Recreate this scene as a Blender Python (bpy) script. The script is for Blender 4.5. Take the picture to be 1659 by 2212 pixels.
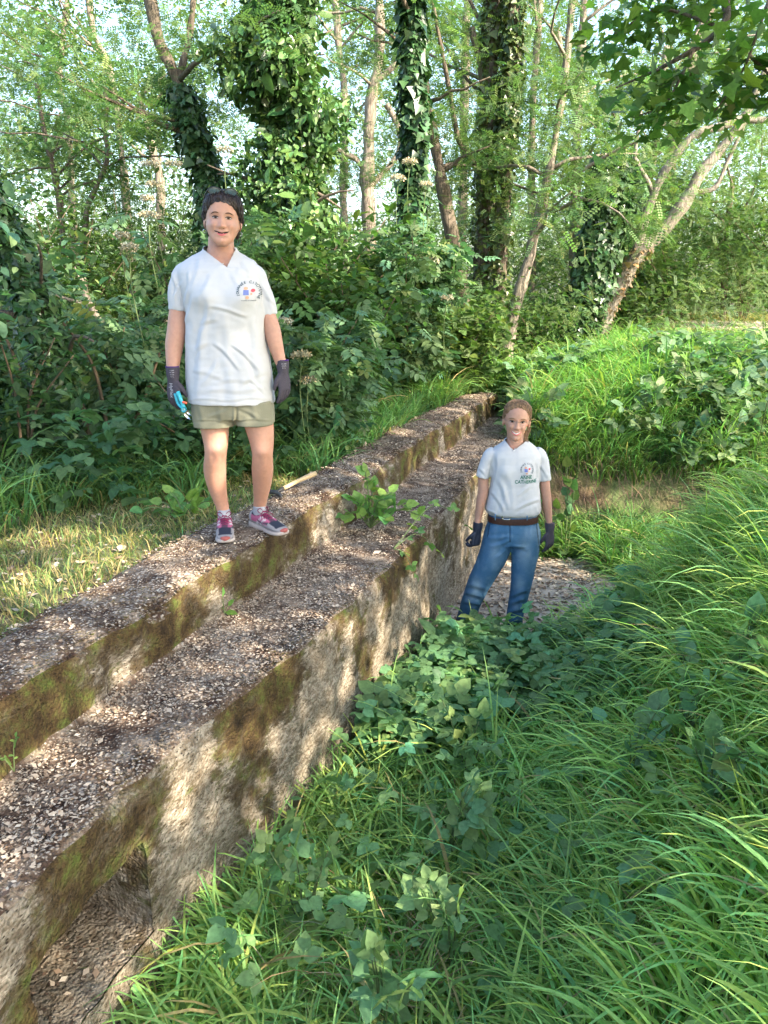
import bpy, bmesh, math, numpy as np
from mathutils import Vector, Matrix
from mathutils.bvhtree import BVHTree
from mathutils.noise import noise as mnoise

for o in list(bpy.data.objects): bpy.data.objects.remove(o)
scn = bpy.context.scene
COL = scn.collection
R = np.random.default_rng(7)
rad = math.radians

# ------------------------------------------------------------------ camera, sky, sun, exposure
CZ, PITCH, FPX, HW, HH = 1.2, math.atan((1106-620)/1640.), 1640., 829.5, 1106.
cam = bpy.data.cameras.new('camera'); camo = bpy.data.objects.new('camera', cam); COL.objects.link(camo)
camo.location = (0, 0, CZ); camo.rotation_euler = (math.pi/2-PITCH, 0, 0)
cam.sensor_fit = 'VERTICAL'; cam.sensor_height = 24; cam.lens = FPX/2212*24
cam.clip_start = .05; cam.clip_end = 1000
scn.camera = camo

SUN = np.array([.74, -.50, .60]); SUN /= np.linalg.norm(SUN)      # towards the sun
elev = math.asin(SUN[2]); azim = math.atan2(SUN[0], SUN[1])
w = bpy.data.worlds.new("World"); scn.world = w; w.use_nodes = True
nt = w.node_tree; sky = nt.nodes.new('ShaderNodeTexSky'); sky.sky_type = 'NISHITA'; sky.sun_disc = False
sky.sun_elevation = elev; sky.sun_rotation = azim; sky.air_density = 1.0; sky.dust_density = 2.2; sky.ozone_density = .8
bg = nt.nodes['Background']; bg.inputs['Strength'].default_value = .15
nt.links.new(sky.outputs[0], bg.inputs['Color'])
sl = bpy.data.lights.new('sun', 'SUN'); sl.energy = 3.7; sl.angle = rad(.55); sl.color = (1, .88, .71)
slo = bpy.data.objects.new('sun', sl); COL.objects.link(slo)
slo.rotation_euler = Vector(SUN).to_track_quat('Z', 'Y').to_euler(); slo.location = (8, -6, 9)
scn.view_settings.view_transform = 'Standard'; scn.view_settings.look = 'None'
scn.view_settings.exposure = 2.4; scn.view_settings.gamma = 1
scn.cycles.use_denoising = True
scn.cycles.max_bounces = 6; scn.cycles.diffuse_bounces = 4; scn.cycles.transmission_bounces = 4; scn.cycles.glossy_bounces = 2
scn.cycles.sample_clamp_indirect = 6

# ------------------------------------------------------------------ helpers
def ray(px, py):
    x = (px-HW)/FPX; y = -(py-HH)/FPX; c, s = math.cos(PITCH), math.sin(PITCH)
    return np.array([x, c+y*s, -s+y*c])
def at(px, py, Y):                       # point of the photo at depth Y
    d = ray(px, py); t = Y/d[1]; return np.array([d[0]*t, Y, CZ+d[2]*t])
def atz(px, py, z):                      # point of the photo at height z
    d = ray(px, py); t = (z-CZ)/d[2]; return np.array([d[0]*t, d[1]*t, z])
def sc(p):                               # metres per photo pixel at a point
    return (p[1]*math.cos(PITCH)-(p[2]-CZ)*math.sin(PITCH))/FPX
def nrm(v): return v/np.maximum(np.linalg.norm(v, axis=-1, keepdims=True), 1e-9)
def sm(x, a=0., b=1.):
    t = np.clip((x-a)/(b-a), 0, 1); return t*t*(3-2*t)

def hash3(i, j, k, s):
    n = (i*374761393+j*668265263+k*2147483647+s*1274126177) & 0xffffffff
    n = ((n ^ (n >> 13))*1274126177) & 0xffffffff
    return ((n ^ (n >> 16)) & 0xffff)/65535.
def vn(P, f=1., s=0):                    # value noise -1..1
    Q = np.asarray(P, float)*f; I = np.floor(Q).astype(np.int64); t = Q-I; t = t*t*(3-2*t); r = 0
    for a in (0, 1):
        for b in (0, 1):
            for c in (0, 1):
                wgt = (t[..., 0] if a else 1-t[..., 0])*(t[..., 1] if b else 1-t[..., 1])*(t[..., 2] if c else 1-t[..., 2])
                r = r+wgt*hash3(I[..., 0]+a, I[..., 1]+b, I[..., 2]+c, s)
    return r*2-1
def fbm(P, f=1., s=0, o=3):
    return sum(vn(P, f*2**k, s+k*17)/2**k for k in range(o))

def mesh_np(V, F):
    me = bpy.data.meshes.new('m'); V = np.asarray(V, np.float32)
    if not isinstance(F, list): F = [F]
    F = [np.asarray(f, np.int32) for f in F if len(f)]
    me.vertices.add(len(V)); me.vertices.foreach_set('co', V.ravel())
    loops = np.concatenate([f.ravel() for f in F]); cnt = np.concatenate([np.full(len(f), f.shape[1], np.int32) for f in F])
    me.loops.add(len(loops)); me.loops.foreach_set('vertex_index', loops)
    me.polygons.add(len(cnt)); me.polygons.foreach_set('loop_start', np.concatenate([[0], np.cumsum(cnt)[:-1]]).astype(np.int32))
    me.update(calc_edges=True); return me
def tag(o, label=None, cat=None, group=None, kind=None):
    if label: o['label'] = label
    if cat: o['category'] = cat
    if group: o['group'] = group
    if kind: o['kind'] = kind
    return o
def obj(name, me, mat, parent=None, col=None, smooth=False):
    o = bpy.data.objects.new(name, me); me.name = name; COL.objects.link(o)
    for m in (mat if isinstance(mat, (list, tuple)) else [mat]): me.materials.append(m)
    if smooth: me.polygons.foreach_set('use_smooth', np.ones(len(me.polygons), bool))
    if col is not None:
        a = me.color_attributes.new('col', 'FLOAT_COLOR', 'POINT')
        a.data.foreach_set('color', np.concatenate([col, np.ones((len(col), 1))], 1).astype(np.float32).ravel())
    if parent: o.parent = parent; o.matrix_parent_inverse = Matrix.Translation(-Vector(parent.location))
    return o
def empty(name, loc, label, cat, group=None):
    o = bpy.data.objects.new(name, None); COL.objects.link(o); o.location = tuple(float(v) for v in loc); o.empty_display_size = .1
    return tag(o, label, cat, group)

def tube(P, rr, n=8, caps=True, jit=0., seed=0):
    P = np.asarray(P, float); rr = np.broadcast_to(np.asarray(rr, float).reshape(-1, 1) if np.ndim(rr) else np.full((len(P), 1), rr), (len(P), 1))[:, 0]
    T = nrm(np.gradient(P, axis=0)); a = np.array([1., 0, 0]) if abs(T[0][0]) < .8 else np.array([0, 1., 0]); U = []
    u = nrm(a-T[0]*(a@T[0]))
    for t in T: u = nrm(u-t*(u@t)); U.append(u)
    U = np.array(U); W = np.cross(T, U); an = np.arange(n)/n*2*np.pi
    V = P[:, None]+rr[:, None, None]*(np.cos(an)[None, :, None]*U[:, None]+np.sin(an)[None, :, None]*W[:, None])
    V = V.reshape(-1, 3)
    if jit: V = V+nrm(V-np.repeat(P, n, 0))*(fbm(V, 1.2/max(rr.mean(), .02)*.25, seed)*np.repeat(rr, n)*jit)[:, None]
    i = np.arange(len(P)-1)[:, None]*n; j = np.arange(n)[None]; k = (j+1) % n
    F = np.stack([i+j, i+k, i+n+k, i+n+j], -1).reshape(-1, 4); Fs = [F]
    if caps:
        b = len(V); V = np.concatenate([V, P[:1], P[-1:]])
        jj = np.arange(n); kk = (jj+1) % n; e = (len(P)-1)*n
        Fs.append(np.concatenate([np.stack([kk, jj, np.full(n, b)], -1), np.stack([e+jj, e+kk, np.full(n, b+1)], -1)]))
    return V, Fs
def merge(parts):                         # [(V,[F..])..] -> V,[F..]
    Vs, by, off = [], {}, 0
    for V, Fs in parts:
        if not isinstance(Fs, list): Fs = [Fs]
        for f in Fs:
            f = np.asarray(f)
            if len(f): by.setdefault(f.shape[1], []).append(f+off)
        Vs.append(V); off += len(V)
    return np.concatenate(Vs), [np.concatenate(v) for v in by.values()]
def spline(P, n=24):                      # Catmull-Rom through rows of any width
    P = np.asarray(P, float)
    if len(P) < 3: return np.array([P[0]+(P[-1]-P[0])*t for t in np.linspace(0, 1, n)])
    Q = np.concatenate([[2*P[0]-P[1]], P, [2*P[-1]-P[-2]]]); out = []
    for u in np.linspace(0, len(P)-1-1e-6, n):
        i = int(u); t = u-i; a, b, c, d = Q[i:i+4]
        out.append(.5*(2*b+(c-a)*t+(2*a-5*b+4*c-d)*t*t+(3*b-a-3*c+d)*t**3))
    return np.array(out)
def loft(rings, n=28, e=2.2, caps=True):  # rings: (center(3), hx, hy[, ax, ay])
    an = np.arange(n)/n*2*np.pi; c, s = np.cos(an), np.sin(an)
    cx, cy = np.sign(c)*abs(c)**(2/e), np.sign(s)*abs(s)**(2/e); V = []
    for r in rings:
        ce, hx, hy = np.asarray(r[0], float), r[1], r[2]
        ax = np.asarray(r[3], float) if len(r) > 3 else np.array([1., 0, 0]); ay = np.asarray(r[4], float) if len(r) > 4 else np.array([0, 1., 0])
        V.append(ce+np.outer(cx*hx, ax)+np.outer(cy*hy, ay))
    m = len(rings); V = np.concatenate(V); i = np.arange(m-1)[:, None]*n; j = np.arange(n)[None]; k = (j+1) % n
    Fs = [np.stack([i+j, i+k, i+n+k, i+n+j], -1).reshape(-1, 4)]
    if caps:
        b = len(V); V = np.concatenate([V, [V[:n].mean(0)], [V[(m-1)*n:m*n].mean(0)]]); jj = np.arange(n); kk = (jj+1) % n; q = (m-1)*n
        Fs.append(np.concatenate([np.stack([kk, jj, np.full(n, b)], -1), np.stack([q+jj, q+kk, np.full(n, b+1)], -1)]))
    return V, Fs
def ell(c, r, n=16):
    rs = []
    for t in np.linspace(-.97, .97, n):
        k = math.sqrt(1-t*t); rs.append((np.array(c)+[0, 0, r[2]*t], r[0]*k, r[1]*k))
    return loft(rs, 20, 2)
def fuse(parts, vox, smooth=6, fac=.5):   # one continuous skin out of overlapping volumes
    V, F = merge(parts); me = mesh_np(V, F); o = bpy.data.objects.new('tmp', me); COL.objects.link(o)
    bm = bmesh.new(); bm.from_mesh(me); bmesh.ops.recalc_face_normals(bm, faces=bm.faces); bm.to_mesh(me); bm.free()
    m = o.modifiers.new('r', 'REMESH'); m.mode = 'VOXEL'; m.voxel_size = vox
    s = o.modifiers.new('s', 'SMOOTH'); s.iterations = smooth; s.factor = fac
    bpy.context.view_layer.update(); dg = bpy.context.evaluated_depsgraph_get()
    me2 = bpy.data.meshes.new_from_object(o.evaluated_get(dg)); bpy.data.objects.remove(o); return me2
def getv(me):
    a = np.empty(len(me.vertices)*3, np.float32); me.vertices.foreach_get('co', a); return a.reshape(-1, 3).astype(float)
def getn(me):
    a = np.empty(len(me.vertices)*3, np.float32); me.vertex_normals.foreach_get('vector', a); return a.reshape(-1, 3).astype(float)
def setv(me, V): me.vertices.foreach_set('co', V.astype(np.float32).ravel()); me.update()

# ------------------------------------------------------------------ materials
def nodes(name):
    m = bpy.data.materials.new(name); m.use_nodes = True; t = m.node_tree
    return m, t, t.nodes['Principled BSDF'], t.nodes.new('ShaderNodeNewGeometry')
def N(t, kind, **kw):
    n = t.nodes.new(kind)
    for k, v in kw.items():
        if k in n.inputs: n.inputs[k].default_value = v
        else: setattr(n, k, v)
    return n
def ramp(t, src, stops):
    r = t.nodes.new('ShaderNodeValToRGB'); e = r.color_ramp.elements
    for i, (p, c) in enumerate(stops):
        x = e[i] if i < 2 else e.new(p); x.position = p; x.color = (*c, 1) if len(c) == 3 else c
    t.links.new(src, r.inputs[0]); return r.outputs[0]
def mixc(t, f, a, b, bt='MIX'):
    m = t.nodes.new('ShaderNodeMix'); m.data_type = 'RGBA'; m.blend_type = bt
    for s, v in ((m.inputs['Factor'], f), (m.inputs['A'], a), (m.inputs['B'], b)):
        if hasattr(v, 'links'): t.links.new(v, s)
        else: s.default_value = v if isinstance(v, (int, float)) else (*v, 1)
    return m.outputs['Result']
def noi(t, vec, scale, detail=3, rough=.55):
    n = N(t, 'ShaderNodeTexNoise', Scale=scale, Detail=detail, Roughness=rough); t.links.new(vec, n.inputs['Vector']); return n.outputs['Fac']
def mapping(t, vec, s):
    m = N(t, 'ShaderNodeMapping'); m.inputs['Scale'].default_value = s; t.links.new(vec, m.inputs['Vector']); return m.outputs[0]
def bump(t, b, h, strength=.4, dist=.01):
    n = N(t, 'ShaderNodeBump', Strength=strength, Distance=dist); t.links.new(h, n.inputs['Height']); t.links.new(n.outputs[0], b.inputs['Normal'])
def mth(t, op, a, b=0.):
    m = t.nodes.new('ShaderNodeMath'); m.operation = op
    for s, v in ((m.inputs[0], a), (m.inputs[1], b)):
        if hasattr(v, 'links'): t.links.new(v, s)
        else: s.default_value = v
    return m.outputs[0]
def plain(name, c, rough=.7, var=.15, scale=30, bmp=0., spec=.3, sss=0., stretch=(1, 1, 1), metal=0.):
    m, t, b, g = nodes(name); v = mapping(t, g.outputs['Position'], stretch); f = noi(t, v, scale)
    c = np.array(c); t.links.new(ramp(t, f, [(.3, tuple(c*(1-var))), (.7, tuple(np.clip(c*(1+var), 0, 1)))]), b.inputs['Base Color'])
    b.inputs['Roughness'].default_value = rough; b.inputs['Specular IOR Level'].default_value = spec; b.inputs['Metallic'].default_value = metal
    if sss: b.inputs['Subsurface Weight'].default_value = sss; b.inputs['Subsurface Radius'].default_value = (.012, .005, .003); b.inputs['Subsurface Scale'].default_value = 1
    if bmp: bump(t, b, f, bmp, .004)
    return m
def leafmat(name, rough=.5, trans=.4, spec=.25):
    m, t, b, g = nodes(name); a = N(t, 'ShaderNodeAttribute', attribute_name='col')
    f = noi(t, g.outputs['Position'], 60, 2); c = mixc(t, .35, a.outputs['Color'], ramp(t, f, [(.3, (.45, .45, .45)), (.7, (1.6, 1.6, 1.6))]), 'MULTIPLY')
    t.links.new(c, b.inputs['Base Color']); b.inputs['Roughness'].default_value = rough; b.inputs['Specular IOR Level'].default_value = spec
    tr = t.nodes.new('ShaderNodeBsdfTranslucent'); t.links.new(mixc(t, 1., c, (1.1, 1.4, .7), 'MULTIPLY'), tr.inputs['Color'])
    mx = t.nodes.new('ShaderNodeMixShader'); mx.inputs[0].default_value = trans
    t.links.new(b.outputs[0], mx.inputs[1]); t.links.new(tr.outputs[0], mx.inputs[2]); t.links.new(mx.outputs[0], t.nodes['Material Output'].inputs['Surface'])
    return m
LEAF = leafmat('leaf'); GRASS = leafmat('grass_blade', .5, .40, .22); IVY = leafmat('ivy_leaf', .35, .2, .45)
def flakemat():
    m, t, b, g = nodes('dry_flake'); a = N(t, 'ShaderNodeAttribute', attribute_name='col'); t.links.new(a.outputs['Color'], b.inputs['Base Color']); b.inputs['Roughness'].default_value = .8; return m
FLAKE = flakemat()
def barkmat(name, a, b_, sc_=9, moss=0.):
    m, t, b, g = nodes(name); v = mapping(t, g.outputs['Position'], (1, 1, .16)); f = noi(t, v, sc_*4, 5, .7); f2 = noi(t, g.outputs['Position'], 3, 2)
    c = ramp(t, f, [(.36, b_), (.62, a)]); c = mixc(t, ramp(t, f2, [(.45, (0, 0, 0)), (.7, (.6, .6, .6))]), c, (a[0]*.5, a[1]*.55, a[2]*.42))
    t.links.new(c, b.inputs['Base Color']); b.inputs['Roughness'].default_value = .9; bump(t, b, f, 1., .03); return m
BARK = barkmat('bark_brown', (.19, .15, .11), (.055, .04, .028)); BARKP = barkmat('bark_pale', (.30, .25, .195), (.11, .085, .065)); BARKG = barkmat('bark_grey', (.30, .26, .21), (.12, .10, .08))
STEM = plain('green_stem', (.10, .14, .05), .6); TWIG = plain('brown_twig', (.11, .08, .05), .8)

def concrete():
    m, t, b, g = nodes('weathered_concrete'); pos = g.outputs['Position']
    sep = N(t, 'ShaderNodeSeparateXYZ'); t.links.new(g.outputs['True Normal'], sep.inputs[0]); top = ramp(t, sep.outputs['Z'], [(.45, (0, 0, 0)), (.8, (1, 1, 1))])
    sp = N(t, 'ShaderNodeSeparateXYZ'); t.links.new(pos, sp.inputs[0])
    # side: beige concrete, mottled, exposed grit, moss streaks running down
    ps = mapping(t, pos, (.6, .5, 1.)); n1 = noi(t, ps, 6, 6, .68); n2 = noi(t, ps, 55, 4, .7)
    side = ramp(t, n1, [(.30, (.16, .135, .10)), (.5, (.31, .265, .20)), (.72, (.47, .41, .32))])
    side = mixc(t, ramp(t, n2, [(.42, (.75, .75, .75)), (.56, (0, 0, 0))]), side, (.13, .095, .06))
    vo = N(t, 'ShaderNodeTexVoronoi', Scale=85.); t.links.new(ps, vo.inputs['Vector'])
    pit = ramp(t, vo.outputs['Distance'], [(.10, (1, 1, 1)), (.24, (0, 0, 0))]); pm = ramp(t, noi(t, pos, 4, 2), [(.36, (0, 0, 0)), (.5, (1, 1, 1))])
    side = mixc(t, mixc(t, 1., pit, pm, 'MULTIPLY'), side, (.045, .032, .022))
    st = mapping(t, pos, (.85, .7, .8)); mo = mth(t, 'ADD', mth(t, 'MULTIPLY', noi(t, st, 3.4, 3, .6), .7), mth(t, 'MULTIPLY', noi(t, ps, 34, 6, .75), .3))
    zt = mth(t, 'MULTIPLY_ADD', sp.outputs['Z'], .20); t.nodes[-1].inputs[2].default_value = .08
    mo = mth(t, 'ADD', mo, zt)
    mm = ramp(t, mo, [(.475, (0, 0, 0)), (.50, (.75, .75, .75)), (.56, (1, 1, 1))])
    mc = ramp(t, noi(t, pos, 9, 6, .75), [(.34, (.030, .019, .010)), (.48, (.070, .045, .018)), (.56, (.085, .072, .022)), (.66, (.095, .12, .025))])
    side = mixc(t, mm, side, mc)
    # top: pebbles in a dark crust, dusty sand between
    v2 = N(t, 'ShaderNodeTexVoronoi', Scale=78.); wv = mth(t, 'MULTIPLY', noi(t, pos, 20, 2), .03); va = N(t, 'ShaderNodeVectorMath'); va.operation = 'ADD'; t.links.new(pos, va.inputs[0]); t.links.new(wv, va.inputs[1]); t.links.new(va.outputs[0], v2.inputs['Vector'])
    peb = ramp(t, N2(t, v2.outputs['Color']), [(0., (.13, .105, .085)), (.45, (.29, .24, .195)), (1., (.50, .43, .35))])
    crust = ramp(t, noi(t, pos, 9, 5, .7), [(.36, (.035, .018, .012)), (.50, (.11, .075, .052)), (.66, (.30, .24, .18))])
    cm = ramp(t, mth(t, 'ADD', mth(t, 'MULTIPLY', v2.outputs['Distance'], .55), mth(t, 'ADD', mth(t, 'MULTIPLY', noi(t, pos, 6, 6, .75), .6), mth(t, 'MULTIPLY', noi(t, pos, 1.6, 3, .6), .35))), [(.60, (0, 0, 0)), (.74, (1, 1, 1))])
    tp = mixc(t, cm, peb, crust)
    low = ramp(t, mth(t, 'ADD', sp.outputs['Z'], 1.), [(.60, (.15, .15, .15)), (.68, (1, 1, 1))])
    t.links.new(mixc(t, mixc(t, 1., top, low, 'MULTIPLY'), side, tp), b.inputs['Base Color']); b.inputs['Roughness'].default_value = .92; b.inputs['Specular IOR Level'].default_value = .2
    h = mth(t, 'ADD', mth(t, 'MULTIPLY', n2, 1.), mth(t, 'MULTIPLY', mm, .25)); h = mth(t, 'SUBTRACT', h, mth(t, 'MULTIPLY', v2.outputs['Distance'], .8))
    h = mth(t, 'ADD', h, mth(t, 'MULTIPLY', noi(t, ps, 22, 6, .7), 1.1))
    h = mth(t, 'SUBTRACT', h, mth(t, 'MULTIPLY', mixc(t, 1., pit, pm, 'MULTIPLY'), .7)); bump(t, b, h, 1., .013); return m
def N2(t, colsock):
    s = N(t, 'ShaderNodeSeparateColor'); t.links.new(colsock, s.inputs[0]); return s.outputs[0]
CONC = concrete()
def soilmat():
    m, t, b, g = nodes('forest_soil'); pos = g.outputs['Position']
    c = ramp(t, noi(t, pos, 14, 6, .7), [(.32, (.035, .022, .013)), (.5, (.10, .065, .035)), (.7, (.20, .15, .085))])
    c = mixc(t, ramp(t, noi(t, pos, 1.7, 3), [(.40, (0, 0, 0)), (.55, (.8, .8, .8))]), c, (.07, .11, .035))
    t.links.new(c, b.inputs['Base Color']); b.inputs['Roughness'].default_value = 1; bump(t, b, noi(t, pos, 40, 4), .8, .02); return m
SOIL = soilmat(); SAND = plain('path_gravel', (.42, .36, .28), .95, .3, 25, .5)
SLABM = plain('slab_concrete', (.33, .285, .235), .95, .35, 9, .4)

# ------------------------------------------------------------------ terrain
def WX(y): return -1.145+.357*(y-2.1)+.02*np.sin(y*1.7)       # inner foot of the rim
LEDGE, FLOOR = -.265, -1.15
def WE(y): return .365+.095*sm(y, 2.0, 3.4)                 # width of the ledge
def US(u, y): return np.where(u > .03, .03+(u-.03)*(WE(y)-.03)/.45, u)
def H(x, y):
    x = np.asarray(x, float); y = np.asarray(y, float); P = np.stack([x, y, 0*x], -1)
    nat = -.13+.05*fbm(P, .45, 3)+.02*vn(P, 2.2, 5)
    mound = (.42+.16*sm(y, 11, 14.5))*sm(y, 6.8, 9.6)*sm(x-WX(y), .0, 2.2)
    bank = .10*sm(x, 1., 3.)*(1-sm(y, 5, 8))
    top = nat+mound+bank
    xB = .10+.30*(np.minimum(y, 7)-1); yE = 6.75+np.clip(1.6-x, 0, 3)*1.0
    q = np.maximum(np.clip((x-xB)/1.35, 0, 1)**.9*(1-.97*sm(y, 4.3, 6.1)), np.clip((y-yE)/1.25, 0, 1)**.7); q = sm(q)
    fl = FLOOR-.06+.06*fbm(P, .9, 8)+.75*sm(-y, -1.5, -.1)
    d = fl+(top-fl)*q
    s = sm(x-WX(y), -.30, -.08)*(1-sm(y, 9.3, 10)); z = top*(1-s)+d*s
    ins = sm(x-WX(y), -.30, -.08)*(1-sm(x-WX(y)-WE(y), -.14, -.03))*(1-sm(y, 9.05, 9.25))
    return z*(1-ins)+np.minimum(z, -.6)*ins
xs = np.unique(np.round(np.concatenate([np.linspace(-60, -12, 17), np.linspace(-12, -4, 33), np.linspace(-4, 6, 150), np.linspace(6, 14, 33), np.linspace(14, 70, 19)]), 3))
ys = np.unique(np.round(np.concatenate([np.linspace(-12, 0, 13), np.linspace(0, 10.5, 160), np.linspace(10.5, 26, 50), np.linspace(26, 220, 30)]), 3))
X, Y = np.meshgrid(xs, ys); Z = H(X, Y); nx, ny = len(xs), len(ys)
i = (np.arange(ny-1)[:, None]*nx+np.arange(nx-1)[None]).ravel()
tag(obj('ground', mesh_np(np.stack([X, Y, Z], -1).reshape(-1, 3), np.stack([i, i+1, i+nx+1, i+nx], -1)), SOIL, smooth=True), kind='structure')
# sunlit path beyond the mound
pp = spline([(5.0, 16.2, 1.), (6.8, 15.3, 1.6), (9.5, 14.2, 2.0), (15, 12.6, 2.2)], 40); V = []
for k, (x, y, hw) in enumerate(pp):
    for s in np.linspace(-1, 1, 9): V.append((x+.25*s*hw, y+s*hw, 0))
V = np.array(V); V[:, 2] = H(V[:, 0], V[:, 1])+.03; i = (np.arange(39)[:, None]*9+np.arange(8)[None]).ravel()
tag(obj('path', mesh_np(V, np.stack([i, i+1, i+10, i+9], -1)), SAND, smooth=True), kind='structure')

# ------------------------------------------------------------------ the old concrete wall
def rough(V):
    V = np.asarray(V, float)
    a = np.stack([fbm(V, 2.1, 11), fbm(V, 2.1, 31), fbm(V, 2.1, 51)], -1)*[.026, .026, .013]*(.35+.65*sm(abs(V[:, 1:2]-1.75), .2, .9))
    b = np.stack([fbm(V, 14, 71, 2), fbm(V, 14, 91, 2), fbm(V, 14, 97, 2)], -1)*[.008, .008, .005]; e = np.maximum(0, fbm(V, 5., 131, 2)-.2)*.05*sm(V[:, 2], -.45, -.1)
    return V+a+b-np.stack([.94*e, -.33*e, .55*e], -1)
def profile():
    pts = [(-.37, -.5), (-.37, -.07), (-.345, -.02), (-.30, 0), (-.05, .0), (-.012, -.02), (.0, -.06), (.008, LEDGE+.02), (.03, LEDGE), (.43, LEDGE-.005), (.467, LEDGE-.025), (.48, LEDGE-.06)]
    out = []
    for (a, b), (c, d) in zip(pts[:-1], pts[1:]):
        n = max(1, int(round(math.hypot(c-a, d-b)/.017)))
        for k in range(n): out.append((a+(c-a)*k/n, b+(d-b)*k/n))
    out += [(.48, z) for z in np.arange(LEDGE-.06, -1.45, -.02)]
    return np.array(out)
prof = profile(); ysw = np.arange(.30, 9.161, .02); rng2 = np.arange(len(ysw))
ends = sm(9.16-ysw, 0, .12)
PU = US(prof[None, :, 0], ysw[:, None]); PX = WX(ysw)[:, None]+PU; PY = ysw[:, None]-.357*PU
PZ = np.repeat(prof[None, :, 1], len(ysw), 0); PZ = np.where(PZ > -.3, PZ-(1-ends[:, None])*.03, PZ)
NY0, NY1, NZ0, NZ1 = 1.54, 2.02, -.86, -.505
W0 = np.stack([PX, PY, PZ], -1).reshape(-1, 3); m = len(prof)
ii, jj = np.meshgrid(np.arange(len(ysw)-1), np.arange(m-1), indexing='ij')
face_u = (prof[jj, 0]+prof[jj+1, 0])/2; fz = (prof[jj, 1]+prof[jj+1, 1])/2; fy = (ysw[ii]+ysw[ii+1])/2-.357*WE(ysw[ii])
hole = (face_u > .47) & (fz < NZ1) & (fz > NZ0) & (fy > NY0) & (fy < NY1)
i = (ii*m+jj)[~hole]; parts = [(rough(W0), [np.stack([i, i+m, i+m+1, i+1], -1)])]
# far end cap
e = (len(ysw)-1)*m+np.arange(m); cV = np.concatenate([W0[e], W0[e]*[1, 1, 0]+[0, 0, -1.45]]); parts.append((rough(cV), [np.stack([np.arange(m-1), np.arange(m-1)+1, np.arange(m-1)+m+1, np.arange(m-1)+m], -1)]))
# the recess under the ledge: five inner faces
def patch(f, nu, nv):
    u, v = np.meshgrid(np.linspace(0, 1, nu), np.linspace(0, 1, nv), indexing='ij'); P = np.array([f(a, b) for a, b in zip(u.ravel(), v.ravel())])
    i = (np.arange(nu-1)[:, None]*nv+np.arange(nv-1)[None]).ravel(); return rough(P), [np.stack([i, i+nv, i+nv+1, i+1], -1)]
yA, yB, D = NY0-.012, NY1+.012, .9
def NP(y, z, d): yr = y+.13; return (float(WX(yr)+WE(yr))-.94*d-.002*(d == 0), y+.336*d, z)
lo = lambda d: NZ0+.012+.07*d
parts += [patch(lambda a, b: NP(yA+(yB-yA)*a, NZ1+.006, D*b), 24, 32), patch(lambda a, b: NP(yA+(yB-yA)*a, lo(D*b), D*b), 24, 32),
          patch(lambda a, b: NP(yA, lo(D*b)+(NZ1+.006-lo(D*b))*a, D*b), 20, 32), patch(lambda a, b: NP(yB, lo(D*b)+(NZ1+.006-lo(D*b))*a, D*b), 20, 32),
          patch(lambda a, b: NP(yA+(yB-yA)*a, lo(D)+(NZ1+.006-lo(D))*b, D), 24, 20)]
parts.append(patch(lambda a, b: NP(yA-.01+(yB-yA+.02)*a, lo(0)-.09*b, -.004-.006*b), 24, 6))
# pebbles bedded in the tops
ico = bmesh.new(); bmesh.ops.create_icosphere(ico, subdivisions=1, radius=1); iV = np.array([v.co[:] for v in ico.verts]); iF = np.array([[v.index for v in f.verts] for f in ico.faces]); ico.free()
def stones(P, s):
    n = len(P); S = s[:, None]*R.uniform(.6, 1.3, (n, 3))*[1, 1, .55]; a = R.uniform(0, 6.28, n)
    Q = iV[None]*S[:, None]*(1+.18*R.normal(size=(n, len(iV), 1))); c, sn = np.cos(a)[:, None], np.sin(a)[:, None]
    Q = np.stack([Q[..., 0]*c-Q[..., 1]*sn, Q[..., 0]*sn+Q[..., 1]*c, Q[..., 2]], -1)+P[:, None]
    return Q.reshape(-1, 3), [(iF[None]+(np.arange(n)*len(iV))[:, None, None]).reshape(-1, 3)]
n = 15000; y = .9+8.1*R.random(n)**1.35; rim = R.random(n) < .72
u = np.where(rim, R.uniform(-.36, .0, n), R.normal(.43, .05, n).clip(.05, .475)); z = np.where(rim, 0, LEDGE)-.012*(abs(np.where(rim, u+.18, 0)) > .15)
u = US(u, y); P = rough(np.stack([WX(y)+u, y-.357*u, z], -1)); msk = vn(P, 3.2, 9)+.35*R.normal(size=n) > -.25
parts.append(stones(P[msk], R.uniform(.003, .0095, msk.sum())))
wV, wF = merge(parts)
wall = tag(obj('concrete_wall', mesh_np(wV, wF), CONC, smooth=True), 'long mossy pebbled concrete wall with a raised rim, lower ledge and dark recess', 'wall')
# slab at the foot of the wall
def slab():
    V = []; nu, nv = 60, 60
    for a in np.linspace(0, 1, nu):
        for b in np.linspace(0, 1, nv):
            y = 4.1+2.45*b-.20*a*b; x0 = WX(y)+.42; x1 = 1.95; V.append((x0+(x1-x0)*a, y, FLOOR+.02))
    V = rough(np.array(V)); i = (np.arange(nu-1)[:, None]*nv+np.arange(nv-1)[None]).ravel(); F = np.stack([i, i+nv, i+nv+1, i+1], -1)
    B = V.copy(); B[:, 2] -= .14; per = np.concatenate([np.arange(nv), np.arange(1, nu)*nv+nv-1, ((nu-1)*nv+np.arange(nv-1))[::-1], (np.arange(1, nu-1)*nv)[::-1]])
    k = np.roll(per, -1); return np.concatenate([V, B]), [F, np.stack([per, k, k+nu*nv, per+nu*nv], -1)]
sV, sF = slab(); tag(obj('concrete_slab', mesh_np(sV, sF), SLABM, smooth=True), 'flat litter-strewn concrete slab on the ditch floor behind the woman in jeans', 'slab')

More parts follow.
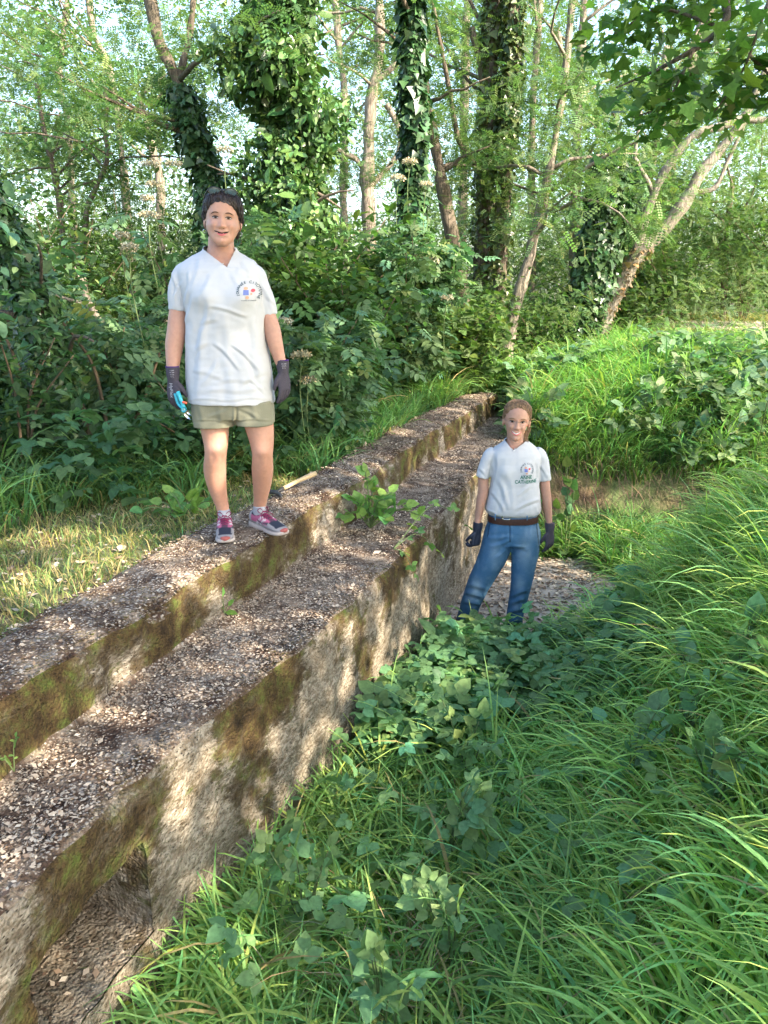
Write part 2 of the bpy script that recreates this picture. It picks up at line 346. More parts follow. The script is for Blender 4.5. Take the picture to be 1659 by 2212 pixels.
# ------------------------------------------------------------------ leaf shapes and scatterers
def T(v, f): return np.array(v, float), [np.array(x) for x in f]
OVAL = T([(0, 0, 0), (.27, .3, .06), (.22, .68, .05), (0, 1, -.06), (-.22, .68, .05), (-.27, .3, .06)], [[[0, 1, 2, 3], [0, 3, 4, 5]]])
WIDE = T([(0, 0, 0), (.38, .22, .06), (.33, .62, .04), (0, 1, -.08), (-.33, .62, .04), (-.38, .22, .06)], [[[0, 1, 2, 3], [0, 3, 4, 5]]])
RH = T([(0, 0, 0), (.27, .45, 0), (0, 1, 0), (-.27, .45, 0)], [[[0, 1, 2, 3]]])
IVT = T([(0, 0, 0), (.52, .08, .05), (.27, .48, .03), (0, 1, -.05), (-.27, .48, .03), (-.52, .08, .05)], [[[0, 1, 2, 3], [0, 3, 4, 5]]])
_o = [(0, 0), (.16, .03), (.45, -.08), (.36, .16), (.62, .38), (.36, .42), (.30, .52), (.22, .62), (0, 1)]
_o = _o+[(-x, y) for x, y in _o[-2:0:-1]]
MAP = T([(0, .3, 0)]+[(x, y, .05*abs(x)) for x, y in _o], [[[0, k+1, (k+1) % len(_o)+1] for k in range(len(_o))]])
def place(tmpl, org, ang, s, droop=0.):
    V, F = tmpl; c, sn = math.cos(ang), math.sin(ang); x = V[:, 0]*s; y = V[:, 1]*s
    return np.stack([x*c+y*sn, -x*sn+y*c, V[:, 2]*s-droop*y], -1)+np.array(org), F
def compound(items): return merge([place(*i) for i in items])
TRI = compound([(WIDE, (0, .32, 0), 0, .62, .15), (WIDE, (.03, .26, 0), 1.25, .5, .2), (WIDE, (-.03, .26, 0), -1.25, .5, .2)])
ELD = compound([(OVAL, (0, .68, -.05), 0, .36, .25)]+[(OVAL, (.02*s, yy, -.02*yy), s*1.15, .34, .25) for yy in (.25, .45, .64) for s in (-1, 1)])
ROB = compound([(RH, (0, .88, -.06), 0, .15)]+[(RH, (0, yy, -.07*yy*yy), s*1.3, .17) for yy in np.linspace(.16, .88, 7) for s in (-1, 1)])
def scatter(tmpl, P, d, nn, s, col):
    V, F = tmpl; d = nrm(d); x = nrm(np.cross(d, nn)); z = np.cross(x, d); s = s[:, None, None]
    Q = P[:, None]+s*(V[None, :, :1]*x[:, None]+V[None, :, 1:2]*d[:, None]+V[None, :, 2:]*z[:, None])
    n, k = len(P), len(V); Fs = [(f[None]+(np.arange(n)*k)[:, None, None]).reshape(-1, f.shape[1]) for f in F]
    return Q.reshape(-1, 3), Fs, np.repeat(col, k, 0)
def mergec(L):
    V, F = merge([(a, b) for a, b, c in L]); return V, F, np.concatenate([c for a, b, c in L])
def rv(n): return nrm(R.normal(size=(n, 3)))
def tint(n, c, v=.22, yel=.12, g=None):
    c = np.asarray(c, float); k = np.exp(R.normal(0, v, (n, 1))); yl = R.normal(0, yel, n); out = c*k; out[:, 0] *= np.exp(yl); out[:, 2] *= np.exp(-yl*.8)
    if g is not None: out = out*g[:, None]
    return out
def clumps(C, rr, n, up=.35, flat=.6):   # leaf positions spread over clumps with hollow, uneven bodies
    k = R.integers(0, len(C), n); d = rv(n)*[1, 1, flat]; t = R.random(n)**.45
    return C[k]+d*(rr[k]*t)[:, None], k
def leaves(tmpl, P, s, c, droop=.5, v=.22, size_v=.25, out=None, kmul=None):
    n = len(P); d = rv(n); d[:, 2] = d[:, 2]*.5-droop; nn = rv(n)*.55+[0, 0, 1]
    if out is not None: nn = nn*.45+out; 
    return scatter(tmpl, P, d, nrm(nn), s*np.exp(R.normal(0, size_v, n)), tint(n, c, v, g=kmul))

# colours of the real leaves
C_IVY, C_ROB, C_ELD, C_BR, C_MAP, C_FAR = (.04, .09, .032), (.12, .19, .07), (.11, .185, .085), (.10, .19, .08), (.09, .17, .035), (.12, .175, .07)
C_GR, C_GRD = (.13, .24, .055), (.085, .185, .055)

# ------------------------------------------------------------------ trees of the wood
def trunkpath(pts, Y, down=True):
    Q = []
    for p in pts:
        q = at(p[0], p[1], p[3] if len(p) > 3 else Y); Q.append([*q, p[2]/2*sc(q)])
    Q = np.array(Q)
    if down:
        b = Q[-1]; g = float(H(b[0], b[1])); 
        if b[2] > g-.1:
            d = Q[-1]-Q[-2]; t = max(0, (b[2]-g)/max(.05, -d[2])) if d[2] < 0 else 0
            Q = np.concatenate([Q, [[b[0]+d[0]*min(t, 3)*.6, b[1], g-.15, b[3]*1.15]]])
    return spline(Q, max(16, len(Q)*7))
def branchy(path, n, L, r, seed, up=.35, tmin=0., tmax=.75):
    out, tips = [], []; g = np.random.default_rng(seed)
    for k in range(n):
        i = int(len(path)*g.uniform(tmin, tmax)); p = path[min(i, len(path)-1)]; a = g.uniform(0, 6.28); l = L*g.uniform(.5, 1.2)
        d = np.array([math.cos(a), math.sin(a)*.8, up+g.uniform(-.15, .35)]); q = [p[:3]]
        for s in range(5): d = nrm(d+g.normal(0, .22, 3)); q.append(q[-1]+d*l/5)
        q = np.array(q); rr = np.linspace(min(p[3]*.5, r), r*.22, 6); out.append(tube(q, rr, 5)); tips += [q[2], q[3], q[4], q[5]]
    return out, np.array(tips) if tips else np.zeros((0, 3))
def ivy_on(path, n, thick, t0=0., t1=1., s=.075, c=C_IVY, tmpl=IVT, rnd=.45):
    i = (len(path)-1)*R.uniform(t0, t1, n); a = np.floor(i).astype(int).clip(0, len(path)-2); f = (i-a)[:, None]
    C = path[a]*(1-f)+path[a+1]*f; an = R.uniform(0, 2*np.pi, n); o = np.stack([np.cos(an), np.sin(an), .0*an], -1)
    lump = np.clip(1+(.5+rnd*.3)*fbm(C[:, :3]+o*.45, 1.7, 5), .1, 3)
    P = C[:, :3]+o*(C[:, 3]+thick*lump*R.random(n)**.6)[:, None]
    d = rv(n)*(rnd+.15)+[0, 0, -.8]+o*.35; nn = o*(1.2-rnd*.7)+rv(n)*(rnd+.1)+[0, 0, .5]
    V, F, cc = scatter(tmpl, P, d, nrm(nn), s*np.exp(R.normal(0, .38, n)), tint(n, c, .34)); return V, F, cc
def tree(name, label, Y, pts, bark, branches=0, bl=1.6, crown=0, leaf=ROB, ls=.17, c=C_ROB, ivy=None, extra=(), cr=.55, upt=.35, group=None, tmax=.6, tail=True, seed=0):
    path = trunkpath(pts, Y, tail); root = empty(name, path[-1][:3] if tail else path[0][:3], label, 'tree', group)
    tp = [tube(path[:, :3], path[:, 3], 14, True, .35, seed)]
    for e in extra: q = trunkpath(e, Y, False); tp.append(tube(q[:, :3], q[:, 3], 9, True, .25, seed+1))
    bp, tips = branchy(path, branches, bl, .035, seed+3, upt, 0, tmax); tp += bp
    V, F = merge(tp); obj('trunk', mesh_np(V, F), bark, root, smooth=True)
    if crown:
        C = [tips] if len(tips) else [path[:6, :3]]
        for e in extra: q = trunkpath(e, Y, False); C.append(q[::3, :3])
        C = np.concatenate(C); C = C+R.normal(0, .25, C.shape); P, k = clumps(C, R.uniform(.5, 1.25, len(C))*cr, crown, flat=.5)
        V, F, cc = leaves(leaf, P, ls, c, .25); obj('crown', mesh_np(V, F), LEAF, root, cc)
    if ivy:
        V, F, cc = mergec([ivy_on(path, *iv[:2], **iv[2]) for iv in ivy]); obj('ivy', mesh_np(V, F), IVY, root, cc)
    return root, path
tree('ivy_tree', 'dark ivy-wrapped tree leaning in at the far left edge', 5.5, [(-70, 330, 34), (-25, 430, 34), (25, 530, 36), (72, 640, 38), (104, 760, 44), (122, 900, 52)], BARK, 2, 1.2, 900, IVT, .065, C_IVY, [(5200, .06, dict(s=.05)), (700, .13, dict(s=.05))], seed=1)
tree('broken_tree', 'bare reddish-brown leaning trunk just right of the ivy tree at far left', 5.7, [(95, 600, 16), (112, 680, 20), (126, 735, 22), (146, 832, 24), (172, 898, 34)], BARK, 4, .9, 300, OVAL, .09, C_ELD, None, seed=2)
tree('old_tree', 'short sunlit orange-brown trunk leaning behind the elder leaves', 8.4, [(178, 600, 14), (191, 651, 18), (212, 690, 20), (227, 720, 24), (250, 775, 26)], BARKP, 3, .9, 300, OVAL, .09, C_ELD, None, seed=3)
tree('ivy_tree', 'crooked tree above the standing woman with bare upper trunk and ivy low down', 9.6, [(318, -60, 28), (335, 50, 29), (352, 110, 28), (385, 180, 26), (405, 250, 25), (430, 320, 26), (448, 410, 28), (456, 560, 30)], BARK, 6, 1.8, 2200, ROB, .19, C_ROB, [(3600, .075, dict(t0=.38, t1=1., s=.065)), (500, .16, dict(t0=.4, t1=1.))], [[(385, 178, 18, 9.6), (400, 120, 14, 9.6), (412, 60, 13, 9.6), (420, -30, 12, 9.6)]], seed=4)
tree('creeper_tree', 'tree buried in a broad column of glossy creeper leaves', 9.2, [(590, -80, 40), (600, 60, 36), (615, 200, 36), (640, 350, 34), (632, 500, 34), (622, 700, 36)], BARK, 12, 1.0, 0, OVAL, .1, C_ELD, [(12000, .27, dict(s=.078, c=(.05, .105, .032), tmpl=OVAL, rnd=1.)), (9500, .48, dict(t0=.2, t1=.95, s=.075, c=(.075, .145, .042), tmpl=OVAL, rnd=1.)), (2500, .2, dict(s=.08))], tmax=.9, seed=5)
tree('ivy_tree', 'straight tree whose trunk is a dense even column of dark ivy', 10.2, [(894, -60, 24), (894, 150, 25), (893, 300, 26), (890, 500, 28), (889, 735, 32)], BARK, 5, 1.6, 1500, ROB, .19, C_ROB, [(8500, .075, dict(s=.07)), (900, .16, dict(s=.075))], tmax=.12, seed=6)
tree('twin_tree', 'two-stemmed tree with yellowing ivy patches and a thin curved limb', 12.4, [(1066, -60, 30), (1060, 120, 30), (1050, 300, 32), (1042, 500, 32), (1036, 695, 40)], BARK, 7, 2., 1700, ROB, .2, C_ROB, [(2600, .06, dict(s=.065, c=(.09, .12, .03)))],
     [[(1114, -60, 28), (1104, 200, 28), (1092, 380, 28), (1082, 540, 28), (1066, 700, 34)], [(930, -20, 8, 11.8), (954, 108, 9, 11.8), (973, 206, 10, 11.9), (992, 304, 12, 12), (1025, 352, 14, 12.2), (1045, 380, 14, 12.4)], [(1018, 60, 14), (1040, 150, 16), (1056, 240, 18), (1056, 330, 18)]], seed=7)
tree('ivy_tree', 'stem of climbing ivy beside the two-stemmed tree', 12.1, [(1112, -40, 26), (1106, 120, 28), (1098, 250, 28), (1090, 380, 28)], BARK, 0, 1, 0, ivy=[(2800, .08, dict(s=.07, c=(.07, .10, .03)))], tail=True, seed=8)
tree('dark_tree', 'dark bare trunk leaning left between the ivy column and two-stemmed tree', 11.6, [(905, 60, 18), (921, 217, 20), (936, 300, 24), (949, 369, 26), (966, 460, 26), (981, 542, 28), (1003, 660, 30)], BARK, 5, 1.5, 900, ROB, .19, C_ROB, seed=9)
tree('locust_tree', 'slim straight locust trunk leaning right in the middle of the wood', 11.2, [(1241, -60, 14), (1222, 150, 17), (1202, 280, 18), (1180, 400, 20), (1140, 570, 22), (1107, 692, 26)], BARKP, 7, 1.7, 1500, ROB, .2, C_ROB, seed=10, upt=.1)
tree('pale_tree', 'pale far trunk rising right of the slim locust', 17, [(1266, -60, 16), (1252, 170, 20), (1243, 400, 24), (1240, 590, 26)], BARKP, 7, 2.4, 3200, ROB, .22, C_ROB, extra=[[(1245, 240, 9), (1222, 170, 9), (1205, 60, 8)]], seed=11)
tree('ivy_stump', 'snapped trunk thick with ivy left of the leaning sunlit tree', 13, [(1322, 330, 22), (1308, 430, 26), (1296, 520, 28), (1275, 610, 28), (1244, 700, 30)], BARK, 0, 1, 0, ivy=[(6000, .24, dict(s=.075, c=(.04, .085, .028))), (2500, .2, {})], seed=12)
tree('leaning_tree', 'sunlit forked tree leaning to the right above the grassy mound', 13.2, [(1690, 60, 10), (1648, 163, 13), (1613, 244, 18), (1572, 304, 20), (1518, 369, 22), (1480, 434, 24), (1426, 504, 28), (1372, 558, 32), (1306, 676, 36)], BARKG, 5, 1.5, 1000, ROB, .2, C_ROB, extra=[
     [(1385, 240, 6), (1372, 331, 8), (1377, 352, 9), (1404, 401, 11), (1407, 428, 12), (1382, 488, 14), (1372, 552, 18)], [(1640, 215, 9), (1605, 249, 12), (1567, 271, 15), (1518, 285, 17), (1486, 304, 18), (1437, 369, 18), (1410, 425, 18), (1392, 480, 18), (1374, 545, 20)],
     [(1612, 262, 7), (1572, 347, 8), (1545, 404, 9), (1507, 415, 12), (1494, 422, 12)], [(1720, 250, 10), (1660, 258, 13), (1610, 260, 15), (1600, 268, 15)], [(1545, 200, 6), (1575, 235, 8), (1596, 262, 9)]],
     ivy=[(420, .05, dict(t0=.74, t1=.98, s=.055, c=(.20, .14, .08)))], seed=13, tmax=.3)
tree('grey_tree', 'light grey trunk with crooked side branches against bright sky', 16, [(816, -60, 18), (819, 108, 20), (802, 217, 22), (794, 374, 26), (798, 471, 26), (800, 600, 28)], BARKP, 4, 2., 1200, ROB, .22, C_ROB, extra=[[(700, 300, 8), (740, 330, 10), (770, 345, 11), (796, 385, 13)], [(835, 225, 13), (858, 270, 13), (864, 320, 13), (840, 360, 12), (800, 400, 12)], [(850, -30, 10), (880, 60, 11), (860, 130, 12), (812, 175, 13)]], seed=14)
lt = [('tall pale trunk at upper left beside a bright gap in the leaves', 15, [(185, -60, 13), (200, 60, 13), (215, 100, 13), (240, 165, 15), (262, 330, 16), (280, 520, 18)]),
      ('slender sunlit trunk left of the bright gap at upper left', 16, [(150, -40, 10), (128, 165, 12), (140, 230, 12), (150, 300, 13), (160, 520, 16)]),
      ('pale forked trunk half hidden left of the crooked ivy tree', 14, [(300, 200, 12), (318, 270, 14), (332, 335, 15), (345, 400, 16), (350, 560, 18)]),
      ('thin dark trunk at far left between the two pale ones', 11, [(80, 180, 8), (95, 280, 10), (112, 350, 11), (122, 400, 12), (132, 480, 13), (140, 700, 16)]),
      ('thin wavy trunk left of the crooked ivy tree', 10.5, [(222, 150, 7), (230, 235, 8), (228, 290, 8), (231, 345, 9), (205, 410, 10), (186, 470, 12), (180, 700, 14)])]
for k, (lb, Yd, p) in enumerate(lt):
    tree('slender_tree', lb, Yd, p, BARKP if k < 3 else BARK, 6, 1.6, 1500, ROB if k % 2 else OVAL, .19 if k % 2 else .08, C_ROB, group='slender trees at upper left', seed=20+k)
rt_ = [('straight dark trunk in the shade at far right', 17, [(1583, 380, 10), (1575, 460, 12), (1568, 560, 13), (1562, 660, 14)]),
       ('thin pale trunk right of the ivy stump', 18, [(1440, 100, 12), (1425, 250, 13), (1400, 420, 14), (1385, 600, 15)]),
       ('pale upper trunk behind the maple leaves', 19, [(1560, -60, 22), (1515, 60, 22), (1480, 180, 22), (1450, 320, 22), (1430, 600, 24)]),
       ('dark ivy trunk in deep shade right of the ivy stump', 16, [(1372, 340, 22), (1368, 420, 24), (1362, 520, 25), (1356, 640, 26)]),
       ('trunk standing behind the slim locust', 20, [(1010, -60, 16), (1004, 200, 18), (1000, 420, 18), (996, 640, 20)]),
       ('twisted pale trunk between the creeper tree and the grey trunk', 19, [(720, -60, 14), (730, 80, 15), (745, 220, 16), (742, 420, 17), (748, 640, 18)]),
       ('leaning background trunk right of the two-stemmed tree', 18, [(1170, -60, 14), (1160, 100, 15), (1148, 300, 15), (1150, 620, 17)])]
for k, (lb, Yd, p) in enumerate(rt_):
    tree('wood_tree', lb, Yd, p, BARK if k in (0, 3) else BARKP, 7, 2.2, 2000, ROB if k % 2 == 0 else OVAL, .22 if k % 2 == 0 else .10, C_ROB, ivy=[(2500, .2, dict(s=.1))] if k == 3 else None, group='trees standing deeper in the wood', seed=40+k)

# far wood: one mass of foliage closing the view, with holes to the sky
def farwood():
    L = []
    for (Y0, Y1, n, s, zt, nc) in ((11.5, 16, 15000, .085, 4.6, 260), (16, 24, 66000, .115, 8.6, 560), (24, 38, 90000, .165, 14, 700), (38, 60, 46000, .28, 22, 400)):
        Yc = R.uniform(Y0, Y1, nc); Xc = R.uniform(-.62, .62, nc)*Yc; top = zt*(Yc/Y1)
        u = R.random(nc); Zc = np.where(R.random(nc) < .3, .2+u*top*.35, .2+u*top*1.0); C = np.stack([Xc, Yc, Zc], -1)
        gap = np.zeros(nc, bool)
        for gx, gy, gr in ((230, 60, 75), (800, 430, 75), (760, 330, 50), (1010, 230, 60), (1590, 190, 50), (150, 170, 50), (1330, 60, 60), (700, 80, 40), (60, 420, 40), (930, 560, 20), (450, 60, 50), (860, 60, 40), (30, 230, 35)):
            g = ray(gx, gy); g = g/g[1]; gap |= (np.hypot(Xc-g[0]*Yc, Zc-CZ-g[2]*Yc) < gr/FPX*Yc*.75)
        C = C[~gap]; P, k = clumps(C, R.uniform(.4, 1.1, len(C))*Y1/17, n, flat=.55)
        km = np.exp(.35*vn(P, .35, 77)); L.append(leaves(ROB if s < .12 else RH, P, s*(1.9 if s < .12 else 1), C_FAR, .3, kmul=km))
    return mergec(L)
V, F, cc = farwood(); tag(obj('far_wood', mesh_np(V, F), LEAF, None, cc), 'pale green sunlit foliage of the distant wood behind all the trunks', 'woodland', kind='stuff')

# ------------------------------------------------------------------ shrubs
def umbel(c, r):
    n = 420; a = R.uniform(0, 6.28, n); q = np.sqrt(R.random(n))*r; lump = .012*np.sin(a*5)
    P = np.stack([c[0]+np.cos(a)*q, c[1]+np.sin(a)*q, c[2]+lump-.25*q*q/r+R.normal(0, .004, n)], -1)
    V, F, cc = scatter(RH, P, rv(n), nrm(rv(n)+[0, 0, 1.5]), R.uniform(.012, .024, n), tint(n, (.42, .38, .25), .2)); st = []
    for k in range(7):
        t = k/7*6.28; st.append(tube([np.array(c)-[0, 0, .09], np.array(c)+[math.cos(t)*r*.7, math.sin(t)*r*.7, -.02]], .002, 4))
    sV, sF = merge(st); return mergec([(V, F, cc), (sV, sF, np.tile((.12, .17, .06), (len(sV), 1)))])
def shrub(name, label, x, y, h, r, n, leaf=ELD, s=.2, c=C_ELD, stems=9, flowers=(), group=None, fl=1., z=None):
    g = float(H(x, y)) if z is None else z; root = empty(name, (x, y, g), label, 'shrub', group); st, tips = [], []
    for k in range(stems):
        a = R.uniform(0, 6.28); o = r*R.uniform(.2, 1.); hh = h*R.uniform(.55, 1.); e = np.array([x+math.cos(a)*o, y+math.sin(a)*o, g+hh])
        m_ = np.array([x+math.cos(a)*o*.35+R.normal(0, .04), y+math.sin(a)*o*.35, g+hh*.55]); q = spline([(x+math.cos(a)*.08, y+math.sin(a)*.08, g-.05), m_, e], 10)
        st.append(tube(q, np.linspace(.013, .004, 10), 6)); tips += [q[3], q[5], q[7], q[9]]
    V, F = merge(st); obj('stem', mesh_np(V, F), TWIG, root, smooth=True)
    C = np.array(tips); P, k = clumps(C, np.full(len(C), .30*fl), n, flat=.8); P[:, 2] = np.maximum(P[:, 2], g+.03)
    V, F, cc = leaves(leaf, P, s, c, .15); obj('foliage', mesh_np(V, F), LEAF, root, cc)
    for (px, py, Yf) in flowers:
        p = at(px, py, Yf); V, F, cc = umbel(p, R.uniform(.06, .085)); st = tube(spline([p-[0, 0, .08], p-[.02, -.05, .3], p-[.0, -.15, .7]], 8), .004, 5)
        V2, F2 = merge([(V, F), st]); cc = np.concatenate([cc, np.tile((.12, .17, .06), (len(st[0]), 1))]); obj('flower_head', mesh_np(V2, F2), FLAKE, root, cc)
    return root
shrub('elder_shrub', 'dense elder shrub behind the standing woman on her gloved left-photo side', -2.15, 6.2, 1.3, .8, 850, flowers=[(278, 530, 5.6), (262, 505, 6.0)], group='elder shrubs behind the wall')
shrub('elder_shrub', 'elder shrub with cream flower heads at the standing woman\'s bare elbow', -.62, 6.1, 1.25, .6, 1100, flowers=[(612, 690, 5.6), (650, 762, 5.5), (615, 742, 5.9), (665, 815, 5.6)], group='elder shrubs behind the wall')
shrub('elder_shrub', 'tall elder shrub at the left edge with one pale flower head', -3.3, 6.4, 1.2, .8, 650, flowers=[(55, 575, 5.7), (320, 460, 6.6)], group='elder shrubs behind the wall')
shrub('elder_shrub', 'elder shrub with three tan flower heads just left of her head', -1.75, 7.4, 1.8, .9, 950, flowers=[(330, 395, 7.2), (318, 425, 7.), (375, 350, 7.3), (485, 320, 7.6), (325, 350, 7.4)], group='elder shrubs behind the wall')
shrub('elder_shrub', 'elder shrub with flower heads at the foot of the even ivy column', .35, 8.6, 1.9, .8, 1300, flowers=[(860, 380, 8.6), (885, 345, 8.7), (920, 395, 8.6), (905, 550, 8.4), (935, 560, 8.4), (965, 640, 8.2)], group='elder shrubs behind the wall')
shrub('creeper_bush', 'broad-leaved bush filling the gap right of the standing woman', -.35, 7.5, 1.6, 1.0, 3000, WIDE, .085, (.06, .115, .03), 14, group='bushes at the foot of the creeper tree', fl=1.2)
shrub('creeper_bush', 'pale leafy bush under the creeper tree', -.9, 8.2, 2.0, 1.0, 3000, OVAL, .10, (.07, .13, .03), 14, group='bushes at the foot of the creeper tree', fl=1.2)
shrub('creeper_bush', 'yellow-green bush right of the ivy column by the mound', .9, 9.3, 1.2, .8, 3000, WIDE, .08, (.08, .13, .035), 12, group='bushes at the foot of the creeper tree', fl=1.1)
shrub('leafy_sapling', 'open thin-stemmed sapling left of the standing woman', -2.55, 5.2, 1.15, .7, 800, OVAL, .075, (.05, .10, .035), 8, fl=.9)
shrub('leafy_sapling', 'low leafy sapling behind her bare knees', -1.2, 5.3, .75, .6, 900, OVAL, .07, (.045, .095, .035), 8, fl=.7)
shrub('leafy_sapling', 'dark shaded sapling at the extreme left edge', -3.0, 5.0, .5, .5, 500, WIDE, .08, (.045, .09, .035), 8, fl=.8)
for k, (px, Yd, h, lb) in enumerate([(-20, 9, 2.6, 'behind the far-left ivy tree'), (160, 9.5, 2.3, 'behind the reddish leaning trunk'), (300, 10.2, 2.6, 'left of the crooked ivy tree'), (520, 10.5, 2.2, 'between the crooked tree and creeper tree'), (760, 10.8, 1.6, 'left of the even ivy column'), (980, 11.2, 1.4, 'between ivy column and two-stemmed tree'), (1170, 12.5, 1.3, 'behind the slim locust'), (1330, 15, 1.6, 'right of the ivy stump'), (1460, 16, 2.4, 'behind the leaning tree'), (1600, 17, 2.8, 'in deep shade at far right'), (1700, 15, 3., 'dark at the right frame edge')]):
    p = at(px, 700, Yd); shrub('wood_shrub', 'leafy background shrub '+lb, p[0], Yd, h, 1.3 if Yd < 12 else 1.7, 2600, [OVAL, WIDE, ROB][k % 3], [.07, .065, .17][k % 3]*(1 if Yd < 12 else 1.35), [(.06, .11, .03), (.07, .12, .03), (.07, .125, .035)][k % 3], 12, group='shrubs at the foot of the wood', fl=1.7 if Yd < 12 else 2.2)
# thin leafless stems crossing at the far left
for k, (pts, lb) in enumerate([([(0, 700), (40, 790), (80, 870)], 'bare thin stem leaning from the left edge across the ivy'), ([(235, 940), (222, 870), (205, 800), (180, 753), (130, 690)], 'bent brown stem forking left of the gloved hand'), ([(290, 910), (312, 860), (330, 810), (345, 760)], 'short slanting brown stem beside the gloved hand')]):
    q = spline([at(px, py, 5.4+.3*k) for px, py in pts], 14); V, F = tube(q, np.linspace(.016, .009, 14) if k else np.linspace(.009, .016, 14), 7)
    tag(obj('sapling_stem', mesh_np(V, F), TWIG, smooth=True), lb, 'stem', 'bare stems at the left')

# ------------------------------------------------------------------ grass
def blades(P, head, L, wd, th0, th1, col, S=6):
    n = len(P); t = np.linspace(0, 1, S+1); th = th0[:, None]+(th1-th0)[:, None]*t[None]**1.3
    st = (L/S)[:, None]; dx = np.sin(th)*st; dz = np.cos(th)*st; r = np.concatenate([np.zeros((n, 1)), np.cumsum(dx[:, :-1], 1)], 1); z = np.concatenate([np.zeros((n, 1)), np.cumsum(dz[:, :-1], 1)], 1)
    hd = np.stack([np.cos(head), np.sin(head), 0*head], -1); sd = np.stack([-np.sin(head), np.cos(head), 0*head], -1)
    tw = R.normal(0, .35, n); C = P[:, None]+hd[:, None]*r[..., None]; C[..., 2] += z
    wp = wd[:, None]*np.minimum(1, .45+2.2*t)[None]*(1-t**3)[None]; wp[:, -1] = .0004
    up = np.stack([-np.cos(th)[..., None]*hd[:, None], ], 0)[0]; up[..., 2] = np.sin(th)
    side = sd[:, None]*np.cos(tw)[:, None, None]+up*np.sin(tw)[:, None, None]
    A = C-side*wp[..., None]/2; B = C+side*wp[..., None]/2; V = np.stack([A, B], 2).reshape(n, -1, 3)
    k = (S+1)*2; i = np.arange(S)*2; f = np.stack([i, i+1, i+3, i+2], -1); F = (f[None]+(np.arange(n)*k)[:, None, None]).reshape(-1, 4)
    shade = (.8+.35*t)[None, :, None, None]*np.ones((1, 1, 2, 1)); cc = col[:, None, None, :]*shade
    return V.reshape(-1, 3), [F], cc.reshape(-1, 3)
def meadow(x, y, L, wd, hd, bias, th1=1.9, col=C_GR, tuft=9, spread=.05, v=.22, dry=.03, S=7, zoff=-.02):
    n0 = len(x); n = n0*tuft; k = np.repeat(np.arange(n0), tuft); a = R.uniform(0, 6.28, n); q = R.random(n)*spread
    X = x[k]+np.cos(a)*q; Yy = y[k]+np.sin(a)*q; P = np.stack([X, Yy, H(X, Yy)+zoff], -1)
    Lt = (L*np.exp(R.normal(0, .22, n0)))[k]*R.uniform(.55, 1.15, n); hx_ = np.cos(a)*.8+bias*np.cos(hd[k]); hy_ = np.sin(a)*.8+bias*np.sin(hd[k]); head = np.arctan2(hy_, hx_)+R.normal(0, .3, n)
    c = tint(n, col, v, .15); c *= np.exp(.22*vn(P, 1.3, 41))[:, None]; dr = R.random(n) < dry; c[dr] = np.array((.42, .33, .15))*R.uniform(.6, 1.2, (dr.sum(), 1))
    return blades(P, head, Lt, wd*np.exp(R.normal(0, .25, n)), R.uniform(0, .5, n), R.normal(th1, .4, n), c, S)
def pick(n, x0, x1, y0, y1, f):
    x = R.uniform(x0, x1, n); y = R.uniform(y0, y1, n); k = R.random(n) < f(x, y); return x[k], y[k]
nz = lambda x, y, f, s: vn(np.stack([x, y, x*0], -1), f, s)
XB = lambda y: .10+.30*(np.minimum(y, 7)-1)
onwall = lambda x, y: (x > WX(y)-.42) & (x < WX(y)+.53) & (y < 9.3)
onslab = lambda x, y: (y > 4.55) & (y < 6.45) & (x < 1.75) & (x > WX(y)+.4)
# right bank: long bright blades arching down towards the ditch
x, y = pick(15000, -.6, 5.2, .9, 8.5, lambda x, y: (1+.8*(y < 2.6))* ((x > XB(y)+.02*vn(np.stack([x, y, x*0], -1), 2)) & (x < XB(y)+2.9))*(.75+.35*vn(np.stack([x, y, x*0], -1), 1.6, 3))*(y < 6.9)*~((y > 4.8) & (y < 6.6) & (x < 2.15)))
L1 = meadow(x, y, np.where(y > 4.6, .32, np.where(y < 2.6, .36, .42)), .0115, np.full(len(x), math.pi+.25), .75, 2.15, (.30, .44, .12), 10, .05, dry=.03)
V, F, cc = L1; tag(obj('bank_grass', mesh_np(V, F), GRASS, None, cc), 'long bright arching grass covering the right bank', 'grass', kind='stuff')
# ditch grass
MAT = lambda x, y: sm(nz(x, y, 1.5, 63)+1.5*(y-3.25)-.25*(x < WX(y)+.75), -.15, .35)
x, y = pick(7500, -1.2, 2.4, 1.2, 4.7, lambda x, y: ((x > WX(y)+.5) & (x < XB(y)+.35))*(.95-.8*MAT(x, y)))
V, F, cc = meadow(x, y, .40, .0115, R.uniform(-1.2, 1.2, len(x))+math.pi, .35, 2.1, (.24, .38, .11), 10, .05)
x, y = pick(3600, .8, 5, 5.9, 7.1, lambda x, y: ((x > WX(y)+.5) & ((y > 6.5) | (x > 1.9)) & (y < 6.85))*1.)
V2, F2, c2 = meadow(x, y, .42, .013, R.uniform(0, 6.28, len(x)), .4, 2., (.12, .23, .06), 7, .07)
V, F, cc = mergec([(V, F, cc), (V2, F2, c2)]); tag(obj('ditch_grass', mesh_np(V, F), GRASS, None, cc), 'shaded grass growing along the bottom of the ditch', 'grass', kind='stuff')
